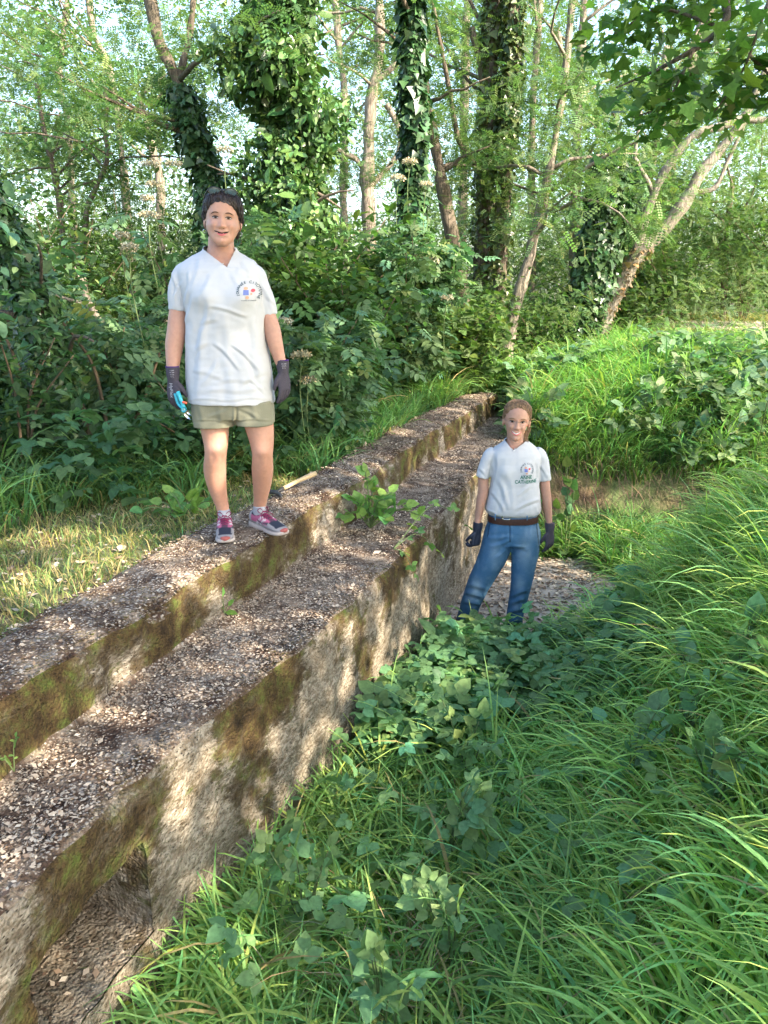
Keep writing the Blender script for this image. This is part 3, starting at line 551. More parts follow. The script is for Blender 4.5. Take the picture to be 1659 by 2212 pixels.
# mound grass
x, y = pick(20000, -.3, 7., 7.15, 13.5, lambda x, y: ((y > 7.15+np.clip(1.5-x, 0, 3)*1.05) | (x > 2.9))*~((y > 10.6) & (x > y*.33))*~((H(x, y) < -.62) & (x > 1.2))*np.where(y < 9, 1., .55)*(~onwall(x, y)))
x2, y2 = pick(3000, 3.2, 6.5, 6.2, 7.6, lambda x, y: 1.+0*x); x = np.r_[x, x2]; y = np.r_[y, y2]
V, F, cc = meadow(x, y, .46, .0125, np.full(len(x), -math.pi/2-.2), .5, 2., (.18, .31, .085), 8, .06, S=5)
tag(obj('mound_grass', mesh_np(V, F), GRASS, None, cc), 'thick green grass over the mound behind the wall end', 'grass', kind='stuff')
# left verge: shaded tall grass behind, short dry cut grass beside the rim
x, y = pick(7500, -6, 1.3, 3.6, 9.2, lambda x, y: (x < WX(y)-.45-.55*(y < 5.3)-.5*(y < 4.6)-.15*vn(np.stack([x, y, x*0], -1), 1.5, 2))*(.75+.5*vn(np.stack([x, y, x*0], -1), .9, 33)))
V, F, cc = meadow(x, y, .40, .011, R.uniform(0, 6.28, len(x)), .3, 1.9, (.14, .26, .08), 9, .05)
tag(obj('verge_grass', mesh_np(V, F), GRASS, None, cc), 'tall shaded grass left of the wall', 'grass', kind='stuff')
x, y = pick(10000, -5, .6, 2., 7.5, lambda x, y: ((x < WX(y)-.36) & (x > WX(y)-1.7))*1.)
V, F, cc = meadow(x, y, .11, .005, R.uniform(0, 6.28, len(x)), 2., 1.9, (.20, .27, .085), 8, .10, v=.35, dry=.5, S=3)
x, y = pick(12000, 2.5, 12, 10.4, 20, lambda x, y: 1.*~((abs(y-(18.7-.5*x)) < 1.35) & (x > 5)))
V2, F2, c2 = meadow(x, y, .16, .012, R.uniform(0, 6.28, len(x)), 2., 1.7, (.20, .22, .07), 4, .1, v=.3, dry=.4, S=3)
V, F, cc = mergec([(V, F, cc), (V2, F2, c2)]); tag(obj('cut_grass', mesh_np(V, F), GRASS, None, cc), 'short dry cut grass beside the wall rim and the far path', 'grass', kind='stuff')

# ground cover of bramble leaves (nobody could count them)
def cover(x, y, zlo, zhi, tmpl, s, c):
    P = np.stack([x, y, H(x, y)+R.uniform(zlo, zhi, len(x))], -1); return leaves(tmpl, P, s, c, .1)
x, y = pick(15000, -.8, 2.2, 1.8, 4.55, lambda x, y: ((x > WX(y)+.6) & (x < XB(y)+.5))*(.06+.94*MAT(x, y))*(1-.7*sm(y, 4.2, 4.6)))
A = cover(x, y, .14, .42, TRI, .105, (.15, .27, .11))
x, y = pick(3000, 1.2, 6.8, 6.6, 9.5, lambda x, y: sm(nz(x, y, .9, 66)+(x > 3)*.5, .15, .5)*(H(x, y) > -.75)); Bc = cover(x, y, .2, .5, TRI, .16, (.12, .20, .09))
V, F, cc = mergec([A, Bc]); tag(obj('bramble_cover', mesh_np(V, F), LEAF, None, cc), 'three-part bramble leaves carpeting ditch and mound', 'ground cover', kind='stuff')
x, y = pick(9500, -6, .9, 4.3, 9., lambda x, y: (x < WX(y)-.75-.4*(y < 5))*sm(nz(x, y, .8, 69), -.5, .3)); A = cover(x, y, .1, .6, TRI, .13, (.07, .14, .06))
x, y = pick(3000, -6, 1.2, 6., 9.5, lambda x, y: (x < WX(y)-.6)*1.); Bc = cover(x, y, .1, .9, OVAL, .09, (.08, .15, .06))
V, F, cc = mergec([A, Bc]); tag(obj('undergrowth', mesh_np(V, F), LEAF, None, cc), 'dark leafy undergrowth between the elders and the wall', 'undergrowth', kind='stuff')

def gh(px, py, h):
    d = ray(px, py); t = np.linspace(.8, 16, 1600); P = np.array([0, 0, CZ])+d*t[:, None]; z = H(P[:, 0], P[:, 1])+h; k = np.argmax(P[:, 2] < z); return P[k]
def plant_px(name, label, px, py, h, rp, n, leaf, s, c, per=4, cat='plant'):
    g = np.random.default_rng(int(px+py)); t0 = gh(px, py, h); b = np.array([t0[0], t0[1]+.05, float(H(t0[0], t0[1]+.05))])
    tips = [gh(px+g.uniform(-rp, rp), py+g.uniform(-rp, rp)*.7, h*g.uniform(.9, 1.15)) for _ in range(n)]; return sprig(name, label, b, tips, leaf, s, c, per, .0035, STEM, cat)
# single plants that can be pointed at
def sprig(name, label, base, tips, leaf, s, c, per=7, r=.003, mat=STEM, cat='plant'):
    root = empty(name, base, label, cat); st, Pl, Dl = [], [], []
    for tp in tips:
        tp = np.array(tp); mid = (np.array(base)+tp)/2+[0, 0, np.linalg.norm(tp-base)*.22]; q = spline([base, mid, tp], 14); st.append(tube(q, np.linspace(r*1.4, r*.6, 14), 6))
        for k in range(per):
            i = int(3+k*(10.5/per)); Pl.append(q[i]); Dl.append(nrm(q[i]-q[i-1])+R.normal(0, .75, 3))
        Pl.append(q[-1]); Dl.append(nrm(q[-1]-q[-2]))
    V, F = merge(st); obj('stem', mesh_np(V, F), mat, root, smooth=True); n = len(Pl)
    V, F, cc = scatter(leaf, np.array(Pl), np.array(Dl), nrm(rv(n)*.45+[0, -.3, 1]), s*R.uniform(.7, 1.15, n), tint(n, c, .15)); obj('foliage', mesh_np(V, F), LEAF, root, cc); return root
bs = atz(800, 1140, LEDGE)
sprig('young_sapling', 'bright green broad-leaved sapling growing out of the wall ledge', bs, [bs+[dx, dy, dz] for dx, dy, dz in ((-.12, -.05, .20), (.02, .05, .26), (.12, .05, .22), (.22, -.02, .16), (-.16, -.12, .12), (.33, .0, .08), (.08, -.1, .22), (-.03, .02, .36), (.10, -.12, .10))], WIDE, .088, (.15, .27, .07), 7, .004)
bs = atz(485, 1330, LEDGE); sprig('seedling', 'tiny pale seedling alone on the gritty ledge', bs, [bs+[-.005, 0, .09], bs+[.02, 0, .05]], OVAL, .06, (.13, .24, .05), 1, .002)
bs = at(660, 1830, 2.9); sprig('bramble_shoot', 'bramble shoot with blue-green leaves reaching across the wall face', bs, [at(560, 1700, 2.75), at(585, 1640, 2.8), at(545, 1690, 2.72)], TRI, .10, (.07, .14, .06), 3)
for px, py, lb, s_ in ((830, 2120, 'low bramble shoot at the bottom of the ditch nearest the camera', .13), (960, 1740, 'upright bramble shoot in the middle of the ditch grass', .12), (985, 1960, 'arching bramble shoot with pale leaves low in the ditch', .09), (650, 1880, 'bramble shoot beside the wall foot with lit yellow-green leaves', .09), (1010, 1560, 'bramble shoot in the leafy mat halfway to the woman in jeans', .12)):
    plant_px('bramble_shoot', lb, px, py, .48, 75, 5, TRI, s_, (.17, .27, .11))
bs = at(1215, 1330, 6.5); sprig('leafy_weed', 'tall leafy weed standing right of the woman in jeans', bs, [at(1205, 1100, 6.4), at(1225, 1010, 6.4), at(1190, 1190, 6.4), at(1240, 1060, 6.4)], WIDE, .13, (.09, .16, .05), 6, .005)
for px, py, lb in ((1380, 1580, 'broad blue-green leaves of the lowest bank weed'), (1570, 1590, 'broad blue-green leaves at the right edge of the bank'), (1500, 1450, 'blue-green weed higher on the bank among bright grass'), (1630, 1350, 'blue-green weed cut by the right frame edge, above the others')):
    plant_px('bank_weed', lb, px, py, .44, 85, 6, WIDE, .09, (.15, .26, .12), 5)
for px, py, lb in ((1500, 960, 'bramble with large leaves hanging over the ditch head'), (1590, 870, 'large-leaved bramble on the mound at right'), (1400, 880, 'large-leaved bramble in the middle of the mound face'), (1640, 940, 'large-leaved bramble at the right frame edge'), (1500, 790, 'large-leaved bramble just below the mound top'), (1150, 880, 'small bramble on the mound just above the woman in jeans')):
    plant_px('mound_bramble', lb, px, py, .42, 80, 8, TRI, .20, (.15, .23, .11), 5)
bs = atz(400, 1128, -.12); sprig('leafy_plant', 'low light-green leafy plant beside the trainers, left of the rim', bs, [bs+[dx, dy, dz] for dx, dy, dz in ((-.2, 0, .12), (-.08, .05, .16), (.06, .0, .15), (.18, .03, .12), (-.3, -.05, .06), (.0, -.1, .08))], WIDE, .10, (.13, .24, .06), 4, .004)
bs = atz(1000, 930, LEDGE); V, F, cc = blades(np.tile(bs, (26, 1))+R.normal(0, .02, (26, 3))*[1, 1, 0], R.uniform(0, 6.28, 26), R.uniform(.15, .34, 26), np.full(26, .010), R.uniform(.05, .4, 26), R.uniform(.8, 1.8, 26), tint(26, (.24, .34, .10), .15)); tag(obj('grass_tuft', mesh_np(V, F), GRASS, None, cc), 'pale yellow-green tuft of grass on the ledge near the far end', 'grass tuft')
a0, a1 = atz(850, 1185, LEDGE), at(1010, 1135, 4.95); sprig('bramble_trail', 'thin bramble trail running from the ledge sapling over the wall edge', a0, [a1, (a0+a1)/2+[.03, -.05, -.08], a0+[.12, -.05, -.12]], TRI, .085, (.13, .23, .07), 3, .0025)
bs = at(30, 1660, 2.0); bs[2] = -.22; sprig('trailing_weed', 'tiny trailing weed on the inner face of the rim at the left edge', bs, [bs+[.02, 0, .12], bs+[-.03, -.02, .06]], OVAL, .02, (.13, .22, .06), 7, .0015)
# dead leaf and wood-chip litter on ledge and slab
def litter(P, s, nscale=.5):
    n = len(P); d = rv(n); d[:, 2] *= .15; k = R.random(n)
    base = np.where(k[:, None] < .45, (.37, .295, .215), np.where(k[:, None] < .74, (.21, .145, .095), np.where(k[:, None] < .9, (.09, .055, .035), (.44, .37, .28))))
    return scatter(OVAL if s > .02 else RH, P, d, nrm(rv(n)*nscale+[0, 0, 1]), s*np.exp(R.normal(0, .4, n)), base*R.uniform(.9, 1.4, (n, 1)))
def onledge(n, u0=.0, u1=.46, y0=1.0, y1=9.):
    y = y0+(y1-y0)*R.random(n)**1.3; u = np.where(R.random(n) < .3, u0+.10*R.random(n)**2, R.uniform(u0, u1, n)); u = US(u, y); P = rough(np.stack([WX(y)+u, y-.357*u, np.full(n, LEDGE)], -1)); P[:, 2] += R.uniform(.001, .008, n); k = nz(P[:, 0], P[:, 1], 2.2, 81)+.6*nz(P[:, 0], P[:, 1], 7., 83)+R.normal(0, .3, n) > -.35; return P[k]
P = onledge(48000); A = litter(P, .0105); P = onledge(1500); B1 = litter(P, .019, .35)
y = 1.2+7.6*R.random(5000)**1.3; u = R.uniform(-.34, -.02, 5000); P = rough(np.stack([WX(y)+u, y-.357*u, 0*y], -1)); P[:, 2] += .004; B2 = litter(P, .013)
x = R.uniform(.3, 1.9, 5000); y = R.uniform(4.3, 6.4, 5000); k = x > WX(y)+.5; P = rough(np.stack([x[k], y[k], np.full(k.sum(), FLOOR+.02)], -1)); P[:, 2] += .006; B3 = litter(P, .03, .4)
y = R.uniform(1.56, 2.0, 400); d = R.uniform(0, .6, 400); P = rough(np.array([NP(a, lo(b), b) for a, b in zip(y, d)]))+[0, 0, .004]; B4 = litter(P, .014, .5)
x = R.uniform(-4, .8, 5200); y = R.uniform(2.3, 7.5, 5200); k = (x < WX(y)-.38) & (x > WX(y)-1.5); P = np.stack([x[k], y[k], H(x[k], y[k])+.015], -1); B5 = litter(P, .03, .5)
V, F, cc = mergec([A, B1, B2, B3, B4, B5]); tag(obj('leaf_litter', mesh_np(V, F), FLAKE, None, cc), 'pale dry leaf litter and wood chips on ledge, slab and verge', 'leaf litter', kind='stuff')
t0 = gh(900, 2190, .1); n = 420; P = np.stack([t0[0]+R.normal(0, .22, n), t0[1]+R.normal(.05, .14, n), 0*np.arange(n)], -1); P[:, 2] = H(P[:, 0], P[:, 1])+.12*R.random(n)
V, F, cc = blades(P, R.uniform(0, 6.28, n), R.uniform(.15, .45, n), R.uniform(.002, .006, n), R.uniform(.3, 1., n), R.uniform(1.2, 2.2, n), tint(n, (.34, .26, .15), .25), 5)
tag(obj('dry_stalks', mesh_np(V, F), FLAKE, None, cc), 'dry straw-coloured stalks among the grass nearest the camera', 'dry grass', kind='stuff')
# hanging roots and dry stems on the dark earth cut
n = 700; x = R.uniform(1.3, 4.2, n); y = 7.0+R.random(n)*.4; P = np.stack([x, y, H(x, y)+.2], -1); V, F, cc = blades(P, np.full(n, -math.pi/2)+R.normal(0, .6, n), R.uniform(.15, .4, n), R.uniform(.002, .006, n), R.uniform(1.6, 2.2, n), R.uniform(2.6, 3.1, n), tint(n, (.08, .05, .03), .3), 4)
tag(obj('hanging_roots', mesh_np(V, F), FLAKE, None, cc), 'dry brown roots hanging over the dark earth cut at the ditch head', 'roots', kind='stuff')
# tool handle lying behind the rim
a, b = at(598, 1062, 4.75), at(682, 1024, 5.15); g = .03; a[2] = b[2] = 0
a, b = atz(612, 1055, .02), atz(681, 1023, .05); q = spline([a, (a+b)/2+[0, 0, .004], b], 8); ro = empty('garden_tool', a, 'pale wooden-handled tool lying behind the rim of the wall', 'tool')
V, F = tube(q, [.014, .013, .013, .013, .014, .015, .017, .016], 10); obj('handle', mesh_np(V, F), plain('ash_wood', (.50, .36, .19), .55, .15, 40, .2, stretch=(8, 1, 1)), ro, smooth=True)
c_ = atz(596, 1064, .01); V, F = merge([tube([a, c_], [.012, .009], 8), tube([c_+[-.05, .03, 0], c_, c_+[.03, -.04, 0], c_+[.05, -.09, -.01]], [.012, .016, .010, .004], 8)]); obj('steel_head', mesh_np(V, F), plain('dark_steel', (.10, .09, .08), .5, .3, 30, metal=.6), ro, smooth=True)
# ------------------------------------------------------------------ people
def skinmat(name, c):
    return plain(name, c, .5, .07, 60, .05, .35, sss=.25)
def colmat(name, rough=.7, weave=0.):
    m, t, b, g = nodes(name); a = N(t, 'ShaderNodeAttribute', attribute_name='col'); f = noi(t, g.outputs['Position'], 320, 3)
    t.links.new(mixc(t, .5, a.outputs['Color'], ramp(t, f, [(.3, (.7, .7, .7)), (.7, (1.3, 1.3, 1.3))]), 'MULTIPLY'), b.inputs['Base Color']); b.inputs['Roughness'].default_value = rough; b.inputs['Specular IOR Level'].default_value = .25
    if weave: bump(t, b, f, weave, .001)
    return m
COTTON = plain('white_cotton', (.45, .455, .47), .85, .025, 500, .12, .2); CUFF = plain('white_ribbing', (.46, .465, .48), .85, .04, 700, .2, .2)
HAIRD = plain('dark_hair', (.016, .009, .009), .42, .7, 140, .6, .4, stretch=(1, 1, .3)); HAIRB = plain('sandy_hair', (.21, .13, .075), .6, .55, 150, .6, .2, stretch=(1, 1, .3))
LIP = plain('lip', (.46, .105, .11), .45, .05, 40); BROW = plain('brow_hair', (.06, .035, .025), .8); EYEW = plain('eye_white', (.34, .29, .27), .3, .02); IRIS = plain('iris', (.035, .02, .015), .2, .05); TEETH = plain('tooth', (.56, .53, .48), .3, .02); DARKL = plain('lash', (.03, .018, .015), .6)
GLOVE = plain('knit_glove', (.052, .046, .062), .8, .18, 220, .3); GLOVEC = plain('glove_cuff_edge', (.06, .02, .14), .8); GLOVEP = plain('glove_print', (.33, .32, .35), .7); GLOVEB = plain('navy_coated_glove', (.018, .024, .045), .5, .3, 150, .3)
INK1 = plain('blue_green_ink', (.02, .05, .07), .8, .05); INK2 = plain('green_ink', (.01, .14, .09), .8, .05); INKB = plain('blue_ink', (.14, .18, .42), .8, .05); INKR = plain('red_ink', (.55, .08, .10), .8, .05); INKO = plain('tan_ink', (.60, .30, .18), .8, .05)
MULTI = colmat('shoe_fabric', .75, .2); DENIM = colmat('denim', .85, .35); SHORTM = plain('khaki_cotton', (.20, .195, .14), .9, .06, 300, .15, .2)
LACE = plain('burgundy_lace', (.16, .015, .06), .7); SOCK = plain('grey_sock', (.28, .29, .32), .9); SOLE = plain('cream_rubber', (.36, .31, .28), .7, .06, 60); TOER = plain('coral_rubber', (.30, .08, .07), .6)
LEATHER = plain('brown_leather', (.045, .018, .014), .4, .25, 60, .1, .5); STEEL = plain('bright_steel', (.62, .62, .64), .25, .05, 50, metal=1.); BLACKP = plain('black_plastic', (.012, .012, .014), .25, .1, 50, spec=.5)
TEAL = plain('teal_plastic', (.03, .36, .45), .35, .08, 50, spec=.5); REDP = plain('orange_plastic', (.72, .12, .07), .35); BOOT = plain('dark_boot', (.03, .026, .025), .7, .2, 80)

def pxtube(pts, n=22, seg=20):           # pts: (px, py, Y, half width in px)
    Q = spline([[*at(a, b, c), h*sc(at(a, b, c))] for a, b, c, h in pts], n); return tube(Q[:, :3], Q[:, 3], seg)
def pxring(l, r, py, Y, dy):
    c = at((l+r)/2, py, Y); return (c, (r-l)/2*sc(c), dy)
def pxloft(rows, n=30, seg=36, e=2.3, bulge=True):
    Q = spline([[*pxring(*q)[0], *pxring(*q)[1:]] for q in rows], n); return loft([(q[:3], q[3], q[4]) for q in Q], seg, e)
HEADT = [(-.006, .016, -.076, -.045), (.004, .030, -.086, -.028), (.018, .0425, -.090, -.004), (.035, .0525, -.090, .022), (.055, .0615, -.088, .05), (.080, .069, -.087, .076), (.105, .071, -.086, .090), (.130, .0735, -.087, .097), (.155, .0735, -.086, .098), (.178, .070, -.078, .094), (.198, .060, -.062, .082), (.213, .045, -.040, .062), (.222, .026, -.016, .040)]
def headM(chin, s, yaw=0., pitch=0., roll=0.):
    return Matrix.Translation(Vector(chin)) @ Matrix.Rotation(yaw, 4, 'Z') @ Matrix.Rotation(roll, 4, 'Y') @ Matrix.Rotation(pitch, 4, 'X') @ Matrix.Scale(s, 4)
def xf(M, V):
    A = np.array(M); return np.asarray(V)@A[:3, :3].T+A[:3, 3]
def head_parts(M, jaw=1.):
    Q = spline(HEADT, 40); V, F = loft([((0, (q[2]+q[3])/2, q[0]), q[1]*(jaw if q[0] < .09 else 1), (q[3]-q[2])/2) for q in Q], 40, 2.15)
    out = [(xf(M, V), F)]
    for s in (-1, 1):
        ev, ef = ell((s*.077, .012, .098), (.008, .016, .030), 10); out.append((xf(M, ev), ef))
    return out
def G(a, b, s): return np.exp(-((a-b)/s)**2)
def sculpt(me, M, smile=1.):
    V = getv(me); L = xf(M.inverted(), V); x, y, z = L.T; ax = abs(x); k = (y < -.02) & (z > -.03) & (z < .20) & (ax < .08); f = sm(-y, .02, .055)*k
    d = np.zeros(len(V))
    t = np.clip((.122-z)/(.122-.076), 0, 1); wn = .006+.0055*t
    d += np.where((z < .130) & (z > .058), (.003+.016*t**1.3)*np.exp(-(x/wn)**2)*sm(z, .062, .074)*sm(.132-z, 0, .012), 0)
    d += .0055*G(ax, .0112, .005)*G(z, .074, .008)
    d -= .0095*G(ax, .031, .018)*G(z, .112, .011)
    d += .0065*G(ax, .031, .012)*G(z, .1125, .006)
    d += .004*G(ax, .030, .022)*G(z, .131, .008)
    d += .012*smile*G(ax, .041, .018)*G(z, .080, .017)
    ml = .0450+11*x*x*smile
    d += .0055*G(x, 0, .024)*(G(z, ml+.0065, .005)+G(z, ml-.007, .006)*1.1) - .004*G(z, ml, .0022)*(ax < .028)
    nl = .017+.40*np.clip(.072-z, 0, .04); d -= .0028*smile*G(ax, nl+.007, .0045)*(z > .038)*(z < .075)
    d += .006*G(x, 0, .016)*G(z, .012, .013) - .003*G(x, 0, .022)*G(z, .031, .006)
    L[:, 1] -= d*f; setv(me, xf(M, L)); return BVHTree.FromPolygons([v.co[:] for v in me.vertices], [p.vertices[:] for p in me.polygons])
def hit(bvh, o, d):
    h = bvh.ray_cast(Vector(o), Vector(d)); return None if h[0] is None else np.array(h[0])
def decal(name, bvh, M, outline, mat, parent, off=.0012, rings=4):
    O = np.array(outline, float); c = O.mean(0); d = np.array(M.to_3x3() @ Vector((0, 1, 0))); d /= np.linalg.norm(d); V = []
    def pr(q):
        o = xf(M, [[q[0], -.35, q[1]]])[0]; h = hit(bvh, o, d); return (h if h is not None else o+d*.25)-d*off
    V.append(pr(c))
    for r in range(1, rings+1):
        for q in O: V.append(pr(c+(q-c)*r/rings))
    n = len(O); j = np.arange(n); k = (j+1) % n; F3 = np.stack([0*j, 1+j, 1+k], -1); F4 = np.concatenate([np.stack([1+r*n+j, 1+(r+1)*n+j, 1+(r+1)*n+k, 1+r*n+k], -1) for r in range(rings-1)])
    return obj(name, mesh_np(np.array(V), [F3, F4]), mat, parent, smooth=True)
def oval(cx, cz, a, b, n=18, tilt=0., arc=0.):
    t = np.arange(n)/n*2*np.pi; x = a*np.cos(t); z = b*np.sin(t)+tilt*x+arc*(1-(x/a)**2); return np.stack([cx+x, cz+z], -1)
def face(body, bvh, M, root, browmat, smile_open=False, ex=-.003, hw_=.0285):
    for s in (-1, 1):
        e = decal('eye', bvh, M, oval(s*(.031+ex), .1105, .0130, .0034, arc=.0016), EYEW, root, .0008)
        decal('iris', bvh, M, oval(s*(.0305+ex), .1112, .0060, .0038), IRIS, e, .0014)
        decal('lash', bvh, M, oval(s*(.0315+ex), .1122, .0155, .0027, arc=.0042), DARKL, e, .0019)
        decal('lash', bvh, M, oval(s*(.0315+ex), .1080, .0130, .0009, arc=-.0012), DARKL, e, .0012)
        decal('eyebrow', bvh, M, oval(s*(.034+ex), .1262, .0180, .0021, arc=.0060, tilt=s*-.10), browmat, root, .0012)
        decal('nostril', bvh, M, oval(s*.0085, .0662, .0032, .0012), plain('nostril_shadow', (.22, .085, .06), .8) if s < 0 else bpy.data.materials['nostril_shadow'], root, .0006)
    X = np.linspace(-hw_, hw_, 15); cv = .0445+.0115*(X/hw_)**2
    if smile_open:
        decal('lips', bvh, M, np.concatenate([np.stack([X, cv+.0075*(1-(X/hw_)**2)+.0005], -1), np.stack([X, cv-.0095*(1-(X/hw_)**2)-.0005], -1)[::-1]]), LIP, root, .0012)
        decal('teeth', bvh, M, np.concatenate([np.stack([X*.8, cv+.0012*(1-(X/hw_)**2)+.001], -1), np.stack([X*.8, cv-.0036*(1-(X/hw_)**2)+.0005], -1)[::-1]]), TEETH, root, .0026)
    else:
        l = decal('lips', bvh, M, np.concatenate([np.stack([X, cv+.0056*(1-(X/hw_)**2)+.0004], -1), np.stack([X, cv-.0090*(1-(X/hw_)**2)-.0004], -1)[::-1]]), LIP, root, .0012)
        decal('mouth_line', bvh, M, np.concatenate([np.stack([X*1.1, cv+.0014], -1), np.stack([X*1.1, cv-.0012], -1)[::-1]]), DARKL, l, .0019)
def hair(bvh, M, root, mat, front, side, back, thick, seed, part=0.):
    na, nt_ = 72, 34; C = xf(M, [[0, .006, .118]])[0]; V = []; s_ = M.to_scale()[0]
    for i in range(na):
        a = i/na*2*math.pi; ca = math.cos(a); lx = math.sin(a)           # a=0 front (-y)
        tm = side+(front-side)*max(0, ca)**1.3 if ca > 0 else side+(back-side)*(-ca)**.8
        tm += rad(4)*abs(math.sin(a*1.0))*math.sin(a*7+seed)*.4+rad(1.5)*math.sin(a*23)
        tm += rad(5)*math.sin(a+.6)*max(0, ca)*(seed == 1)
        for j in range(nt_):
            th = tm*j/(nt_-1); dl = np.array([math.sin(th)*lx, -math.sin(th)*ca, math.cos(th)]); d = nrm(xf(M, [dl])[0]-xf(M, [[0, 0, 0]])[0])
            h = hit(bvh, C+d*.3, -d); r = np.linalg.norm(h-C) if h is not None else .1
            if abs(lx) > .8 and abs(th-math.pi/2) < .5: r = min(r, .080*s_)
            u = 1-j/(nt_-1); tk = thick*min(1, u*4+.12)*(1+.12*mnoise(Vector(dl)*3+Vector((seed, 0, 0))))*(1+.35*max(0, -ca))
            strand = .0012*math.sin(th*6+a*60+3*math.sin(a*9))
            V.append(C+d*(r+tk*s_+strand*min(1, u*5)))
    V = np.array(V); i, j = np.meshgrid(np.arange(na), np.arange(nt_-1), indexing='ij'); k = (i+1) % na; F = np.stack([i*nt_+j, k*nt_+j, k*nt_+j+1, i*nt_+j+1], -1).reshape(-1, 4)
    g = np.random.default_rng(seed); A = V.reshape(na, nt_, 3); st = [(V, [F])]
    for q in range(230):                                   # strands combed back from the hairline
        a = g.integers(0, na); dr = g.normal(0, 3.5); j0 = nt_-1-int(g.integers(0, 9)); P = []; lift = g.random()
        for m_ in range(9):
            jj_ = int(j0*(1-m_/10)); aa = int(a+dr*m_/8) % na; p = A[aa, jj_]; o = p-C; P.append(p+nrm(o)*(.0006+.004*math.sin(m_/8*math.pi)*lift))
        st.append(tube(spline(P, 14), .0011+.0006*g.random(), 4))
    return merge(st)
def hand(w_, L, Tm, Nn, s=1., curl=(.5, .5, .5, .5), thumb=.5, spread=.05):
    w_, L, Tm, Nn = (np.array(v, float) for v in (w_, L, Tm, Nn)); L = nrm(L); Tm = nrm(Tm-L*(Tm@L)); Nn = nrm(Nn-L*(Nn@L)-Tm*(Nn@Tm)); P = []
    rows = [(-.055, .0325, .031), (-.02, .031, .029), (0, .029, .024), (.02, .033, .018), (.045, .040, .0165), (.075, .041, .014), (.094, .037, .011)]
    P.append(loft([(w_+L*a*s, b*s, c*s, Tm, Nn) for a, b, c in spline(rows, 16)], 24, 2.3))
    for k, (o, ln, r) in enumerate([(.030, .070, .0086), (.010, .079, .0090), (-.010, .073, .0086), (-.029, .057, .0078)]):
        d = nrm(L+Tm*(o*spread*25)); p = w_+(L*.080+Tm*o)*s; q = [p, p+d*.014*s]; c = curl[k]; an = c*.35
        for f in (.42, .33, .25):
            an += c*.75; d2 = d*math.cos(an)-Nn*math.sin(an); q.append(q[-1]+d2*ln*f*s)
        rr = spline(np.array([[*a, b] for a, b in zip(q, np.array([r*1.05, r*1.1, r, r*.92, r*.62])*s)]), 12); P.append(tube(rr[:, :3], rr[:, 3], 12))
    b = w_+(L*.018+Tm*.022)*s; d = nrm(L*.7+Tm*.62-Nn*thumb*.5); q = [b, b+d*.032*s]; d = nrm(L*.9+Tm*.25-Nn*thumb*.9); q.append(q[-1]+d*.028*s); d = nrm(L-Nn*thumb); q.append(q[-1]+d*.024*s)
    rr = spline(np.array([[*a, c] for a, c in zip(q, np.array([.014, .0125, .0105, .0075])*s)]), 12); P.append(tube(rr[:, :3], rr[:, 3], 12)); return P
def creases(me, lines, amp=.006, wid=5., bumps=(), noise_=.004, seed=0, keepz=None):
    V = getv(me); Nn = getn(me); c, s = math.cos(PITCH), math.sin(PITCH)
    fy = V[:, 1]*c-(V[:, 2]-CZ)*s; u = HW+V[:, 0]/fy*FPX; v = HH-(V[:, 1]*s+(V[:, 2]-CZ)*c)/fy*FPX; front = sm(-Nn[:, 1], -.1, .5); d = np.zeros(len(V))
    for l in lines:
        x0, y0, x1, y1 = l[:4]; a = l[4] if len(l) > 4 else 1; wd = l[5] if len(l) > 5 else wid; L = math.hypot(x1-x0, y1-y0); tx, ty = (x1-x0)/L, (y1-y0)/L
        t = (u-x0)*tx+(v-y0)*ty; q = -(u-x0)*ty+(v-y0)*tx+2.5*np.sin(t/17.); m_ = sm(t, -.15*L, .2*L)*sm(L-t, -.15*L, .2*L); d += amp*a*m_*(np.exp(-(q/wd)**2)-.75*np.exp(-((q-wd*1.7)/wd)**2))*front
    for (x0, y0, r, a) in bumps: d += a*np.exp(-((u-x0)**2+(v-y0)**2)/r**2)*front
    d += noise_*(fbm(V*[1, 1, .55], 11, seed, 3)+.5*fbm(V*[.5, 1, 1.6], 30, seed+9, 2)*.5)
    setv(me, V+Nn*d[:, None])
def vcut(me, tip, cl, cr, root, mat, name='t_shirt'):
    bm = bmesh.new(); bm.from_mesh(me); y = tip[1]; A, B, C = (Vector((p[0], 0, p[2])) for p in (tip, cl, cr)); pl = []
    for q in (B, C):
        d = (q-A).normalized(); nn = Vector((-d.z, 0, d.x)); nn = nn if nn.z > 0 else -nn; pl.append((A, nn))
        fs = [f for f in bm.faces if f.calc_center_median().z > A.z-.02]; ed = {e for f in fs for e in f.edges}; vs = {v for f in fs for v in f.verts}
        bmesh.ops.bisect_plane(bm, geom=fs+list(ed)+list(vs), dist=1e-5, plane_co=(A.x, y, A.z), plane_no=nn)
    yc = y+.12; zc = min(cl[2], cr[2]); dele = []
    for f in bm.faces:
        c = f.calc_center_median(); iv = all((Vector((c.x, 0, c.z))-p).dot(n) > 0 for p, n in pl)
        if (iv and c.y < yc) or (c.z > zc+.012 and abs(c.x-A.x) < abs(cr[0]-cl[0])*.62): dele.append(f)
    bmesh.ops.delete(bm, geom=dele, context='FACES')
    for k in range(3): bmesh.ops.smooth_vert(bm, verts=[v for v in bm.verts if v.is_boundary and v.co.y > y+.05], factor=.5, use_axis_x=True, use_axis_y=True, use_axis_z=True)
    bm.to_mesh(me); bm.free(); return obj(name, me, mat, root, smooth=True)
